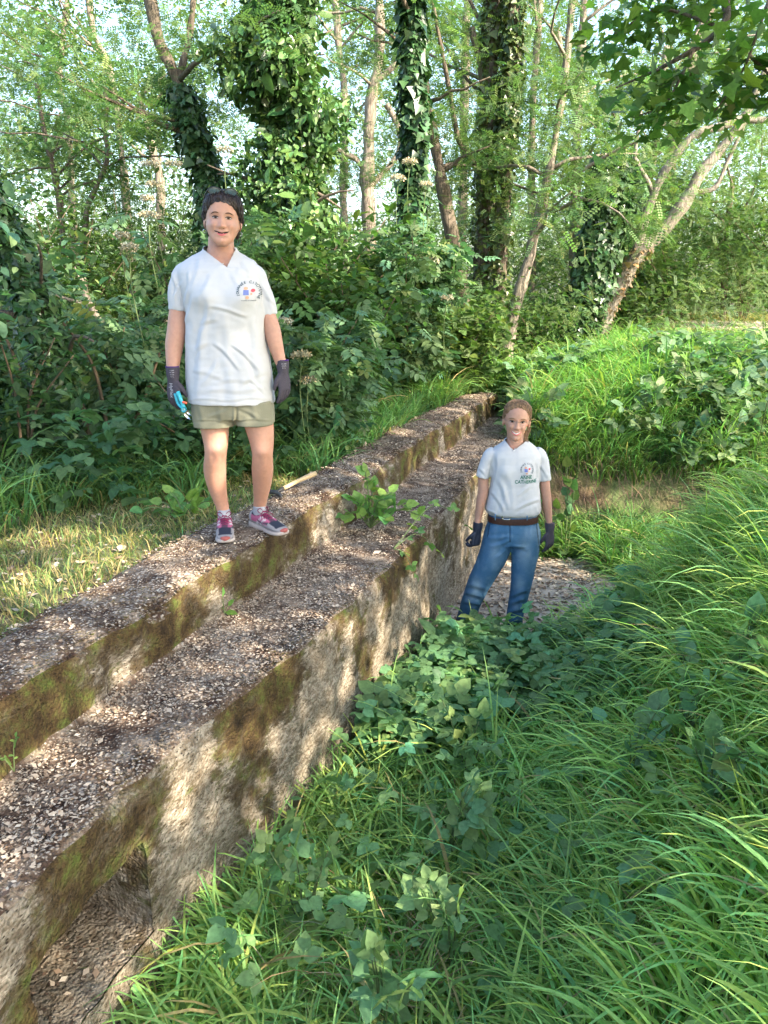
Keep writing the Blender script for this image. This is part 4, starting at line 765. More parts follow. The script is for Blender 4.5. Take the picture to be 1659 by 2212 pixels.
def ribbing(bvh, pts, root, w_=.009, side=(1, 1)):      # collar strip laid on the shirt along the V
    P = []
    for p in pts:
        h = hit(bvh, (p[0], p[1]-.5, p[2]), (0, 1, 0)); P.append(h if h is not None else np.array(p))
    P = np.array(P); V, F = tube(P+[0, -.001, 0], .0042, 6); return obj('collar', mesh_np(V, F), CUFF, root, smooth=True)
def textmesh(s, size):
    c = bpy.data.curves.new('t', 'FONT'); c.body = s; c.size = size; c.align_x = 'CENTER'; c.align_y = 'CENTER'; c.offset = size*.012; o = bpy.data.objects.new('t', c); COL.objects.link(o); bpy.context.view_layer.update()
    me = bpy.data.meshes.new_from_object(o.evaluated_get(bpy.context.evaluated_depsgraph_get())); bpy.data.objects.remove(o)
    bm = bmesh.new(); bm.from_mesh(me); bmesh.ops.triangulate(bm, faces=bm.faces); bmesh.ops.subdivide_edges(bm, edges=[e for e in bm.edges if e.calc_length() > size*.5], cuts=1); bmesh.ops.triangulate(bm, faces=bm.faces)
    V = np.array([v.co[:2] for v in bm.verts]); F = np.array([[v.index for v in f.verts] for f in bm.faces]); bm.free(); bpy.data.meshes.remove(me); return V, F
def lay(bvh, V2, F, org, off=.0042, d=(0, 1, 0), ux=(1, 0, 0), uz=(0, 0, 1)):
    d, ux, uz = (np.array(v, float) for v in (d, ux, uz)); V = []
    for q in V2:
        o = np.array(org)+ux*q[0]+uz*q[1]-d*.5; h = hit(bvh, o, d); V.append((h if h is not None else o+d*.5)-d*off)
    return np.array(V), [F]
def disc(r, cx=0, cy=0, n=14, sy=1.): t = np.arange(n)/n*6.2832; return np.concatenate([[[cx, cy]], np.stack([cx+r*np.cos(t), cy+r*sy*np.sin(t)], -1)]), np.array([[0, k+1, (k+1) % n+1] for k in range(n)])
def emblem(bvh, c, root, k=1., rot=0., name=None):
    parts = []; txt = 'JOURNEE CITOYENNE'; Rr = .043*k
    for i, ch in enumerate(txt):
        if ch == ' ': continue
        a = rad(205-i*(232/(len(txt)-1)))+rot; V, F = textmesh(ch if ch != 'E' or i != 5 else 'É', .0155*k); r = a-math.pi/2; V = V@np.array([[math.cos(r), math.sin(r)], [-math.sin(r), math.cos(r)]])+[math.cos(a)*Rr, math.sin(a)*Rr]; parts.append(lay(bvh, V, F, c))
    V, F = textmesh('ensemble et solidaires', .0062*k); parts.append(lay(bvh, V-[0, .036*k], F, c)); V, F = merge(parts); p = obj('emblem_lettering', mesh_np(V, F), INK1, root)
    for sh, mt in (([disc(.0085*k, -.010*k, .016*k, sy=.8)], INKO), ([(np.array([(-.019, .009), (.001, .009), (.003, -.013), (-.019, -.013)])*k, np.array([[0, 1, 2], [0, 2, 3]]))], INKB), ([disc(.0075*k, .017*k, .007*k)], INKR), ([disc(.0065*k, -.003*k, -.023*k), disc(.004*k, .012*k, -.008*k)], INKO)):
        V, F = merge([lay(bvh, a, b, c) for a, b in sh]); obj('emblem_figure', mesh_np(V, F), mt, root)
    return parts
def bvh_of(me): return BVHTree.FromPolygons([v.co[:] for v in me.vertices], [p.vertices[:] for p in me.polygons])
def shoe(heel, d, root, L=.255, zb=0., tilt=0.):
    f = nrm(np.array([d[0], d[1], 0.])); s = np.array([-f[1], f[0], 0]); up = np.array([0, 0, 1.]); h0 = np.array([heel[0], heel[1], zb]); k = L/.255
    f2 = f*math.cos(tilt)+up*math.sin(tilt); up2 = up*math.cos(tilt)-f*math.sin(tilt)
    def W(a, b=0., c=0.): return h0+f2*a*k+s*b*k+up2*c*k
    sole = spline([(.0, .020, .017, .017), (.012, .033, .017, .017), (.06, .036, .016, .016), (.11, .034, .014, .014), (.16, .044, .012, .012), (.205, .047, .012, .013), (.238, .038, .011, .015), (.255, .018, .008, .019)], 26)
    V, F = loft([(W(a, 0, c), b*k, t*k, s, up2) for a, b, t, c in sole], 24, 3.2); so = obj('sole', mesh_np(V, F), SOLE, root, smooth=True)
    V, F = loft([(W(a, 0, .018+.012*(a > 0)), b*k, t*k, s, up2) for a, b, t in spline([(.243, .024, .009), (.252, .019, .010), (.259, .010, .008)], 8)], 18, 2.4); obj('toe_guard', mesh_np(V, F), TOER, so, smooth=True)
    upr = spline([(.004, .018, .030, .075), (.012, .029, .026, .088), (.035, .034, .024, .092), (.065, .035, .024, .088), (.095, .036, .024, .084), (.125, .039, .022, .074), (.155, .042, .021, .062), (.185, .043, .020, .052), (.215, .040, .019, .044), (.238, .031, .018, .036), (.249, .016, .018, .028)], 40)
    rings = [(W(a, 0, (b0+tp)/2), b*k, (tp-b0)/2*k, s, up2) for a, b, b0, tp in upr]; V, F = loft(rings, 32, 2.5)
    Lc = (V-h0); a = Lc@f2/k; bb = Lc@s/k; c = Lc@up2/k; col = np.tile((.34, .32, .33), (len(V), 1)).astype(float)
    col[(a < .165) & (c > .045)] = (.50, .13, .24); col[(a < .09) & (c > .076)] = (.03, .035, .06); col[(a > .165) & (a < .222) & (abs(bb) < .031) & (c > .036)] = (.03, .037, .062)
    col[(a > .08) & (a < .165) & (abs(bb) < .018) & (c > .05)] = (.12, .05, .09); col[(a < .03)] = (.42, .40, .41)
    for q in (.085, .115): col[(abs((a-q)-(c-.045)*.9) < .0065) & (c < .082) & (abs(bb) > .02)] = (.72, .70, .70)
    col[(abs(c-.052+.0*(a)) < .004) & (a > .09) & (a < .16) & (abs(bb) > .03)] = (.05, .05, .07)
    obj('upper', mesh_np(V, F), MULTI, root, col*.62, smooth=True)
    V, F = loft([(W(.062, 0, z), r*k, r*1.15*k, s, f2) for z, r in ((.07, .030), (.085, .0315), (.098, .031), (.112, .030), (.12, .027))], 20, 2); obj('sock', mesh_np(V, F), SOCK, root, smooth=True)
    lc = []
    for i in range(6):
        q = .098+i*.0125; t = .082-.0011*i*i-.003*i+.004; lc.append(tube([W(q, -.019, t-.006), W(q+.006, 0, t+.002), W(q+.012, .019, t-.008)], .0024*k, 6)); lc.append(tube([W(q, .019, t-.006), W(q+.006, 0, t+.003), W(q+.012, -.019, t-.008)], .0024*k, 6))
    kn = W(.094, 0, .094); lc.append(tube([kn, kn+s*.012, kn-s*.010+up*.004], .005*k, 7))
    for sg in (-1, 1):
        lc.append(tube(spline([kn, kn+s*sg*.02*k+up*.022, kn+s*sg*.033*k+up*.012-f*.006, kn+s*sg*.02*k-up*.004, kn], 14), .0020*k, 5)); lc.append(tube(spline([kn, kn+s*sg*.026*k-up*.006+f*.012, kn+s*sg*.036*k-up*.022+f*.03], 8), .0020*k, 5))
    V, F = merge(lc); obj('laces', mesh_np(V, F), LACE, root, smooth=True)

# ---- the woman standing on the rim
Y1 = 3.62; R1 = empty('person', at(530, 1150, Y1), 'woman standing on the wall rim in white v-neck t-shirt, khaki shorts, grey gloves and trainers', 'person')
M1 = headM(at(480.5, 533, Y1-.045), 1.0, rad(9), rad(-3), rad(4)); SK1 = skinmat('skin_fair', (.42, .228, .162))
bp = head_parts(M1, 1.04)+[
    pxloft([(450, 505, 505, Y1+.02, .048), (450, 505, 528, Y1+.012, .048), (445, 510, 546, Y1+.012, .054), (425, 530, 557, Y1+.012, .060), (395, 548, 575, Y1, .078), (396, 548, 610, Y1, .095), (412, 560, 660, Y1, .10), (420, 556, 740, Y1, .085), (416, 572, 820, Y1, .10), (428, 580, 880, Y1, .10), (450, 570, 900, Y1, .08)], 34, 36),
    pxtube([(404, 592, Y1, 16), (388, 622, Y1, 17), (385.5, 660, Y1-.01, 17.5), (384, 680, Y1-.01, 19.5), (382, 715, Y1-.02, 21), (377, 745, Y1-.03, 20), (374, 780, Y1-.05, 15.5), (373.5, 806, Y1-.07, 12.2), (374, 816, Y1-.078, 9)]),
    pxtube([(542, 592, Y1, 15), (562, 625, Y1, 15.5), (576, 665, Y1-.01, 15.5), (582, 692, Y1-.012, 17.5), (588, 712, Y1-.015, 18), (594, 740, Y1-.025, 17), (603, 772, Y1-.03, 13.5), (610, 794, Y1-.035, 11), (611.5, 803, Y1-.037, 8)]),
    pxtube([(460, 860, Y1, 36), (463, 915, Y1-.02, 32), (466, 950, Y1-.03, 27.5), (466, 980, Y1-.04, 23.5), (464, 1010, Y1, 24.5), (467, 1040, Y1+.03, 22), (475, 1075, Y1+.06, 16.5), (482, 1100, Y1+.07, 13.3), (485, 1122, Y1+.06, 13)]),
    pxtube([(548, 860, Y1, 36), (559, 915, Y1-.02, 32), (565, 950, Y1-.03, 27), (567, 983, Y1-.03, 22.5), (567, 1015, Y1+.02, 23.5), (566, 1045, Y1+.07, 20), (563, 1075, Y1+.12, 15.5), (561, 1095, Y1+.14, 14), (562, 1115, Y1+.13, 13.5)])]
me = fuse(bp, .0058, 5); V = getv(me); Nn = getn(me)
c_, s_ = math.cos(PITCH), math.sin(PITCH); fy = V[:, 1]*c_-(V[:, 2]-CZ)*s_; u_ = HW+V[:, 0]/fy*FPX; v_ = HH-(V[:, 1]*s_+(V[:, 2]-CZ)*c_)/fy*FPX
fr = sm(-Nn[:, 1], 0, .6); d = sum(a*np.exp(-((u_-x)/w1)**2-((v_-y)/w2)**2) for x, y, w1, w2, a in ((468, 975, 13, 12, .008), (568, 978, 13, 12, .008), (460, 990, 5, 9, -.004), (479, 990, 5, 9, -.004), (560, 994, 5, 9, -.004), (578, 994, 5, 9, -.004), (484, 560, 6, 10, -.003)))
setv(me, V+Nn*(d*fr)[:, None]); bv1 = sculpt(me, M1); body1 = obj('body', me, SK1, R1, smooth=True); face(body1, bv1, M1, R1, BROW)
hv = [hair(bv1, M1, R1, HAIRD, rad(54), rad(103), rad(140), .013, 1)]
hl = []
for s in (-1, 1): hl.append((xf(M1, ell((s*.062, .055, .085), (.014, .032, .045), 10)[0]), ell((0, 0, 0), (1, 1, 1), 10)[1]))
hl.append((xf(M1, ell((0, .115, .10), (.045, .035, .05), 12)[0]), ell((0, 0, 0), (1, 1, 1), 12)[1]))
for x0, z0, x1, z1 in ((-.074, .10, -.071, .035), (.074, .11, .078, .04), (.07, .10, .069, .02)): hl.append((xf(M1, tube(spline([(x0, -.01, z0), ((x0+x1)/2*1.06, .0, (z0+z1)/2), (x1, .01, z1)], 8), .0016, 5)[0]), tube(np.zeros((8, 3))+np.arange(8)[:, None], .1, 5)[1]))
V, F = merge(hv+hl); obj('hair', mesh_np(V, F), HAIRD, R1, smooth=True)
er = [(xf(M1, tube([(s*.079+.006*math.cos(t), .004, .060+.008*math.sin(t)) for t in np.linspace(0, 6.28, 12)], .0011, 5)[0]), tube(np.arange(36).reshape(12, 3), .1, 5)[1]) for s in (-1, 1)]
for V, F in er: obj('earring', mesh_np(V, F), STEEL, R1, smooth=True)
# sunglasses pushed up on the hair
sg = empty('sunglasses', xf(M1, [[0, -.05, .22]])[0], 'dark sunglasses pushed up on top of the standing woman\'s hair', 'sunglasses'); lens = []; frm = []
for s in (-1, 1):
    q = [(s*.034+.027*math.cos(t)*(1), -.062-.010*abs(math.cos(t))*0-.004*math.sin(t), .2195+.0155*math.sin(t)) for t in np.linspace(0, 2*math.pi, 22)]
    frm.append(tube(xf(M1, q), .0022, 6, False)); c0 = np.mean(q[:-1], 0)+[0, -.003, 0]; LV = np.concatenate([[c0], np.array(q[:-1])]); lens.append((xf(M1, LV), [np.array([[0, k+1, (k+1) % 21+1] for k in range(21)])]))
    frm.append(tube(xf(M1, spline([(s*.061, -.062, .223), (s*.078, -.02, .20), (s*.082, .025, .16)], 10)), .0026, 6))
frm.append(tube(xf(M1, spline([(-.009, -.062, .220), (0, -.066, .224), (.009, -.062, .220)], 6)), .0028, 6))
V, F = merge(frm); obj('frame', mesh_np(V, F), BLACKP, sg, smooth=True); V, F = merge(lens); obj('lens', mesh_np(V, F), plain('tinted_lens', (.035, .07, .09), .08, .3, 60, spec=1.), sg)
# shirt
sp = [pxloft([(408, 591, 869, Y1-.005, .152), (405, 590, 845, Y1-.005, .152), (403, 585, 790, Y1-.005, .146), (404, 577, 728, Y1-.005, .137), (404, 573, 680, Y1-.008, .137), (398, 568, 640, Y1-.008, .134), (388, 562, 605, Y1-.005, .123), (384, 560, 582, Y1, .108), (398, 550, 566, Y1+.01, .088), (416, 534, 554, Y1+.016, .073), (437, 515, 541, Y1+.018, .062), (440, 512, 532, Y1+.018, .060)], 44, 56, 2.35),
      pxtube([(412, 588, Y1, 23), (396, 597, Y1, 24), (387, 625, Y1-.002, 23.5), (385.5, 655, Y1-.005, 22), (385.5, 671, Y1-.006, 21.5)], 20, 26), pxtube([(535, 588, Y1, 22), (553, 599, Y1, 22.5), (566, 628, Y1-.002, 21), (577, 660, Y1-.005, 19.5), (582, 682, Y1-.006, 18.5)], 20, 26)]
me = fuse(sp, .0052, 7)
creases(me, [(465, 743, 517, 794, 1., 4), (504, 746, 558, 795, 1., 3.5), (540, 820, 570, 850, .5, 3), (457, 661, 530, 680, .8, 4), (455, 650, 430, 760, 1., 7), (432, 560, 412, 640, .6, 6), (415, 800, 480, 815, .45, 5), (470, 825, 560, 818, .45, 5), (440, 845, 580, 838, .3, 5), (440, 700, 425, 860, .8, 9), (545, 690, 570, 850, .7, 8), (408, 590, 402, 660, .8, 4), (550, 600, 560, 660, .7, 4), (375, 600, 392, 655, .7, 4), (565, 615, 590, 670, .6, 4), (490, 700, 500, 860, .5, 10), (520, 560, 545, 600, .5, 5), (420, 640, 400, 700, .8, 5), (560, 650, 572, 720, .7, 5), (411, 864, 590, 861, .35, 2.5),(430, 700, 470, 690, .5, 5), (415, 760, 450, 740, .5, 5), (470, 780, 440, 830, .5, 6), (540, 760, 560, 820, .6, 5), (520, 830, 575, 800, .5, 5), (372, 590, 380, 650, .7, 3), (392, 610, 372, 640, .5, 3), (575, 640, 592, 660, .6, 3), (455, 590, 440, 640, .5, 6), (500, 590, 520, 640, .4, 5)], .0062, 5, [(443, 640, 26, .030), (521, 642, 26, .030), (482, 668, 40, .012)], .0055, 4)
tip, cl, cr = at(487, 577, Y1-.13), at(438.5, 536, Y1), at(509, 540, Y1)
sh = vcut(me, tip, cl, cr, R1, COTTON); bsh = bvh_of(sh.data)
ribbing(bsh, [cl+(tip-cl)*t for t in np.linspace(.12, 1.0, 16)]+[tip+(cr-tip)*t for t in np.linspace(.06, .88, 16)], R1)
for pts, r_ in (([(367, 668), (406, 671)], 0), ([(566, 684), (598, 680)], 0)):
    pass
emblem(bsh, at(535, 631, Y1-.15), R1, 1.0, rad(-6))
# shorts
sp = [pxloft([(420, 582, 830, Y1, .125), (415, 588, 865, Y1, .132), (414, 591, 885, Y1, .132), (418, 592, 900, Y1, .12)], 12, 40, 2.5), pxloft([(418, 506, 862, Y1-.005, .125), (417, 507, 890, Y1-.01, .115), (420, 509, 912, Y1-.015, .105), (421, 509, 919, Y1-.015, .104)], 12, 36, 2.6), pxloft([(501, 589, 862, Y1-.005, .125), (504, 592, 890, Y1-.01, .115), (509, 593, 908, Y1-.015, .105), (510, 592, 915, Y1-.015, .104)], 12, 36, 2.6)]
me = fuse(sp, .005, 3); creases(me, [(508, 868, 508, 915, -1.6, 2.5), (500, 880, 450, 900, .6, 4), (515, 880, 560, 905, .7, 4), (424, 908, 506, 912, .5, 2), (512, 910, 590, 905, .5, 2), (470, 870, 478, 915, .5, 6), (545, 870, 550, 910, .5, 6), (430, 875, 436, 910, .5, 5)], .005, 4, noise_=.0025, seed=8); obj('shorts', me, SHORTM, R1, smooth=True)
# gloves
wr = at(374, 818, Y1-.075); gp = hand(wr, (-.02, -.06, -1), (.85, -.5, 0), (-.35, -.94, 0), .97, (.30, .38, .42, .45), .55)
me = fuse(gp, .003, 3); gl = obj('glove', me, GLOVE, R1, smooth=True); gb = bvh_of(me)
V, F = tube([wr+np.array([.029*math.cos(t), .024*math.sin(t), .055]) for t in np.linspace(0, 6.2832, 20)], .0035, 6, False); obj('cuff_edge', mesh_np(V, F), GLOVEC, gl, smooth=True)
V, F = textmesh('HyFlex', .024); V = V@np.array([[0, -1], [1, 0]]); pr = [lay(gb, V, F, wr+np.array([-.008, 0, -.052]), .0012)]
for i, (tx, sz) in enumerate((('11-840', .0075), ('EN 388', .007), ('4131A', .007), ('9 / L', .008))): V, F = textmesh(tx, sz); pr.append(lay(gb, V, F, wr+np.array([.004, 0, .040-.0095*i]), .0012))
V, F = merge(pr); obj('glove_lettering', mesh_np(V, F), GLOVEP, gl)
wr2 = at(611.5, 802, Y1-.035); gp = hand(wr2, (.06, -.05, -1), (-.62, -.78, 0), (.78, -.62, 0), .93, (.28, .32, .36, .42), .35)
me = fuse(gp, .003, 3); gl = obj('glove', me, GLOVE, R1, smooth=True); gb = bvh_of(me)
V, F = tube([wr2+np.array([.026*math.cos(t), .022*math.sin(t), .051]) for t in np.linspace(0, 6.2832, 20)], .0033, 6, False); obj('cuff_edge', mesh_np(V, F), GLOVEC, gl, smooth=True)
pr = []
for i, (tx, sz) in enumerate((('EN 388', .007), ('4131A', .007), ('9 / L', .008))): V, F = textmesh(tx, sz); pr.append(lay(gb, V, F, wr2+np.array([.008, 0, .036-.0095*i]), .0012))
V, F = merge(pr); obj('glove_lettering', mesh_np(V, F), GLOVEP, gl)
# shoes
ta = at(485, 1122, Y1+.06); da = nrm(np.array([.20, -.97, 0])); shoe(ta-da*.066, da, R1, .262)
tb = at(562, 1115, Y1+.13); db = nrm(np.array([.74, -.67, 0])); shoe(tb-db*.066, db, R1, .262)
# secateurs in her gloved hand
p0 = at(394, 872, Y1-.13); q0 = at(398, 884, Y1-.13); sc_ = empty('secateurs', q0, 'turquoise secateurs with orange catch held in the grey glove of the standing woman', 'secateurs')
V, F = merge([tube(spline([at(384, 846, Y1-.12), p0, q0], 10), [.009]*7+[.011, .012, .010], 10), tube(spline([at(378, 850, Y1-.10), at(385, 872, Y1-.11), q0], 10), [.007]*10, 10)]); obj('handle', mesh_np(V, F), TEAL, sc_, smooth=True)
dk = disc(.0125, n=20); V = np.array([(q0[0]+a, q0[1]-.013-.002*(i > 0)*0, q0[2]+b) for i, (a, b) in enumerate(dk[0])]); V2 = V+[0, .012, 0]; n_ = 20; j = np.arange(n_)+1; k = np.roll(j, -1)
obj('pivot', mesh_np(np.concatenate([V, V2]), [dk[1], np.stack([j, k, k+n_+1, j+n_+1], -1)]), TEAL, sc_)
V, F = tube([q0+np.array([.006*math.cos(t), -.015, .006*math.sin(t)]) for t in np.linspace(0, 6.2832, 16)], .0012, 6, False); obj('bolt', mesh_np(V, F), STEEL, sc_, smooth=True)
V, F = tube([at(394, 868, Y1-.145), at(404, 871, Y1-.145)], [.005, .006], 8); obj('catch', mesh_np(V, F), REDP, sc_, smooth=True)
def blade(pts, th=.003):
    P = np.array([at(a, b, Y1-.13) for a, b in pts]); n = len(P); B = P+[0, th, 0]; V = np.concatenate([P, B, [P.mean(0)], [B.mean(0)]]); j = np.arange(n); k = (j+1) % n
    return V, [np.stack([j, k, k+n, j+n], -1), np.concatenate([np.stack([j, k, 0*j+2*n], -1), np.stack([k+n, j+n, 0*j+2*n+1], -1)])]
V, F = merge([blade([(396, 888), (402, 886), (405, 894), (408, 901), (412, 907), (404, 904), (399, 897)]), blade([(402, 886), (406, 886), (409, 893), (414, 898), (406, 895)])]); obj('blade', mesh_np(V, F), STEEL, sc_)

# ---- the woman standing in the ditch
Y2 = 4.85; R2 = empty('person', at(1040, 1385, Y2), 'smiling fair-haired woman in blue jeans and white t-shirt standing in the ditch', 'person')
M2 = headM(at(1111.5, 948, Y2-.06), 1.07, rad(-7), rad(-2), rad(4)); SK2 = skinmat('skin_tanned', (.41, .225, .158))
bp = head_parts(M2, .90)+[
    pxloft([(1096, 1130, 925, Y2+.02, .048), (1095, 1132, 945, Y2+.015, .048), (1092, 1136, 958, Y2+.012, .05), (1078, 1150, 965, Y2+.01, .06), (1062, 1164, 976, Y2, .075), (1062, 1162, 1010, Y2, .085), (1064, 1158, 1080, Y2, .075), (1062, 1158, 1130, Y2, .085), (1068, 1152, 1150, Y2, .07)], 30, 36),
    pxtube([(1062, 980, Y2, 13), (1050, 1000, Y2, 12.5), (1044, 1035, Y2, 11.5), (1044, 1062, Y2-.01, 11.5), (1039, 1085, Y2-.02, 10.5), (1034, 1115, Y2-.03, 8), (1031, 1136, Y2-.05, 6.4), (1030.5, 1143, Y2-.05, 5)]),
    pxtube([(1160, 980, Y2, 13), (1171, 1000, Y2, 12), (1176, 1035, Y2, 11), (1179, 1062, Y2-.01, 10.5), (1182, 1085, Y2-.02, 10), (1185, 1115, Y2-.03, 8), (1187, 1138, Y2-.04, 6.3), (1187, 1144, Y2-.04, 5)]),
    pxtube([(1080, 1140, Y2, 20), (1050, 1220, Y2, 16), (1030, 1280, Y2, 12), (1000, 1365, Y2+.1, 9)]), pxtube([(1130, 1140, Y2, 20), (1128, 1220, Y2, 16), (1118, 1290, Y2, 12), (1112, 1375, Y2, 9)])]
me = fuse(bp, .0060, 4); bv2 = sculpt(me, M2, 1.15); body2 = obj('body', me, SK2, R2, smooth=True); face(body2, bv2, M2, R2, plain('fair_brow', (.20, .12, .07), .8), True, 0., .031)
hl = [hair(bv2, M2, R2, HAIRB, rad(45), rad(98), rad(140), .008, 2), (xf(M2, ell((.05, .08, .08), (.016, .025, .04), 10)[0]), ell((0, 0, 0), (1, 1, 1), 10)[1]), (xf(M2, ell((0, .11, .12), (.03, .03, .035), 10)[0]), ell((0, 0, 0), (1, 1, 1), 10)[1])]
for k in range(12):
    x = R.uniform(.062, .085); q = spline([(x-.01, .05, .11), (x+.006, .055, .06), (x+R.uniform(-.012, .006), .05, .02), (x+R.uniform(-.012, .004), .045, -.02)], 8); t = tube(q, .0022, 5); hl.append((xf(M2, t[0]), t[1]))
V, F = merge(hl); obj('hair', mesh_np(V, F), HAIRB, R2, smooth=True)
gs = empty('eyeglasses', xf(M2, [[0, -.1, .11]])[0], 'thin rimless glasses on the face of the woman in the ditch', 'glasses'); fr_ = []
for s in (-1, 1):
    q = [(s*.033+.021*math.cos(t), -.1065+.14*(s*.033+.021*math.cos(t))**2*8, .111+.0125*math.sin(t)) for t in np.linspace(0, 6.2832, 24)]; fr_.append(tube(xf(M2, q), .00065, 5, False)); fr_.append(tube(xf(M2, [(s*.054, -.103, .116), (s*.072, -.06, .116), (s*.078, .0, .112)]), .0011, 5))
fr_.append(tube(xf(M2, spline([(-.012, -.1065, .114), (0, -.112, .117), (.012, -.1065, .114)], 6)), .0012, 5)); V, F = merge(fr_); obj('frame', mesh_np(V, F), plain('thin_metal', (.25, .18, .14), .35, .05, 50, metal=.8), gs, smooth=True)
sp = [pxloft([(1058, 1158, 1112, Y2, .095), (1050, 1166, 1106, Y2-.005, .116), (1047, 1169, 1095, Y2-.005, .122), (1053, 1167, 1070, Y2-.005, .118), (1060, 1164, 1035, Y2-.005, .112), (1062, 1165, 1005, Y2-.003, .108), (1060, 1168, 982, Y2, .098), (1068, 1158, 968, Y2+.004, .082), (1080, 1148, 959, Y2+.012, .068), (1089, 1138.5, 951, Y2+.016, .058), (1090, 1137, 946, Y2+.016, .056)], 40, 52, 2.35),
      pxtube([(1070, 978, Y2, 14), (1058, 986, Y2, 15.5), (1050, 1004, Y2, 15), (1042, 1032, Y2-.005, 14.5)], 16, 24), pxtube([(1156, 978, Y2, 14), (1166, 985, Y2, 15), (1172, 1003, Y2, 14.5), (1176.5, 1038, Y2-.005, 13.8)], 16, 24)]
me = fuse(sp, .0058, 5); creases(me, [(1075, 985, 1066, 1060, .7, 4), (1080, 1040, 1100, 1100, .8, 5), (1060, 1060, 1090, 1105, .7, 4), (1090, 1060, 1082, 1108, .7, 5), (1120, 1070, 1150, 1050, .5, 4), (1115, 1100, 1165, 1078, .8, 4), (1140, 1000, 1130, 1050, .5, 5), (1065, 1000, 1058, 1040, .7, 3), (1160, 1000, 1162, 1050, .7, 3), (1100, 1030, 1110, 1105, .5, 6), (1050, 1100, 1070, 1112, .6, 3), (1035, 1010, 1050, 1030, .6, 3), (1168, 1005, 1182, 1035, .6, 3)], .0075, 5, [(1092, 1020, 17, .014), (1135, 1020, 17, .014)], .0045, 14)
tip, cl, cr = at(1111, 977, Y2-.12), at(1089.5, 949, Y2), at(1138, 949, Y2); sh = vcut(me, tip, cl, cr, R2, COTTON); bsh = bvh_of(sh.data)
ribbing(bsh, [cl+(tip-cl)*t for t in np.linspace(.12, 1., 12)]+[tip+(cr-tip)*t for t in np.linspace(.06, .9, 12)], R2)
emblem(bsh, at(1140, 1017, Y2-.14), R2, .92, rad(-6)); tx = []
for s, py in (('ANNE', 1033), ('CATHERINE', 1043)): V, F = textmesh(s, .031 if s == 'ANNE' else .030); V = V*[.92, 1.1]; tx.append(lay(bsh, V, F, at(1138, py, Y2-.14)))
V, F = merge(tx); obj('name_lettering', mesh_np(V, F), INK2, R2)
# jeans, belt
sp = [pxloft([(1056, 1160, 1106, Y2, .100), (1054, 1161, 1125, Y2, .108), (1046, 1167, 1150, Y2, .118), (1046, 1168, 1172, Y2, .11)], 14, 44, 2.3),
      pxtube([(1079, 1150, Y2, 33), (1069, 1190, Y2-.01, 31.5), (1053, 1225, Y2-.02, 28.5), (1036, 1258, Y2-.02, 25.5), (1022, 1290, Y2+.0, 22.5), (1010, 1325, Y2+.05, 20.5), (1001, 1356, Y2+.1, 21)], 26, 30), pxtube([(1135, 1150, Y2, 32), (1134, 1190, Y2-.01, 30), (1130, 1225, Y2-.02, 26), (1126, 1258, Y2-.03, 22.5), (1120, 1290, Y2-.01, 20.5), (1113, 1325, Y2+.0, 18.5), (1108, 1362, Y2+.02, 18)], 26, 30)]
me = fuse(sp, .0058, 4); creases(me, [(1098, 1168, 1060, 1180, .9, 4), (1100, 1178, 1070, 1205, .7, 4), (1106, 1178, 1140, 1190, .7, 4), (1100, 1160, 1050, 1160, .5, 4), (1012, 1262, 1050, 1275, .9, 5), (1006, 1280, 1042, 1292, 1., 5), (1003, 1300, 1036, 1308, .8, 4), (1100, 1290, 1138, 1275, 1., 5), (1098, 1305, 1134, 1295, .9, 5), (1094, 1325, 1130, 1318, .8, 4), (990, 1335, 1028, 1345, .9, 4), (1092, 1345, 1124, 1342, .9, 4), (1101, 1126, 1102, 1168, .5, 2), (1150, 1130, 1140, 1200, .4, 5)], .008, 4, noise_=.0035, seed=21)
V = getv(me); fy = V[:, 1]*c_-(V[:, 2]-CZ)*s_; u_ = HW+V[:, 0]/fy*FPX; v_ = HH-(V[:, 1]*s_+(V[:, 2]-CZ)*c_)/fy*FPX; col = np.tile((.045, .125, .235), (len(V), 1)); fd = sum(a*np.exp(-((u_-x)/w1)**2-((v_-y)/w2)**2) for x, y, w1, w2, a in ((1068, 1195, 12, 28, .35), (1134, 1195, 13, 32, .5), (1030, 1268, 10, 16, .75), (1122, 1262, 9, 16, .45), (1020, 1290, 8, 10, .5), (1150, 1150, 14, 16, .35), (1165, 1160, 4, 60, .5), (1115, 1310, 8, 8, .4)))
fd = fd+.18*np.clip(fbm(V, 30, 5, 2), 0, 1); col = col*(1-fd[:, None])+np.array((.26, .36, .44))*fd[:, None]
for x0, y0, x1, y1 in ((1101, 1124, 1102, 1172), (1059, 1124, 1053, 1160), (1158, 1126, 1166, 1190), (1128, 1124, 1134, 1134), (1134, 1134, 1160, 1133), (1060, 1132, 1076, 1130)):
    L_ = math.hypot(x1-x0, y1-y0); tt = ((u_-x0)*(x1-x0)+(v_-y0)*(y1-y0))/L_; q = abs(-(u_-x0)*(y1-y0)+(v_-y0)*(x1-x0))/L_; col[(q < 1.3) & (tt > 0) & (tt < L_)] *= .45
obj('jeans', me, DENIM, R2, np.clip(col, 0, 1), smooth=True)
rg = [pxring(1053, 1162.5, 1124, Y2, .117), pxring(1052.5, 1163, 1118, Y2, .118), pxring(1053.5, 1162, 1111, Y2, .116)]; V, F = loft(rg, 56, 2.3, False); bl = obj('belt', mesh_np(V, F), LEATHER, R2, smooth=True); bb_ = bvh_of(bl.data)
cb = at(1094, 1117.5, Y2-.118)-[0, .08, 0]; P = [cb+np.array([np.sign(math.cos(t))*abs(math.cos(t))**.5*.027, 0, np.sign(math.sin(t))*abs(math.sin(t))**.5*.0165]) for t in np.linspace(0, 6.2832, 26)]
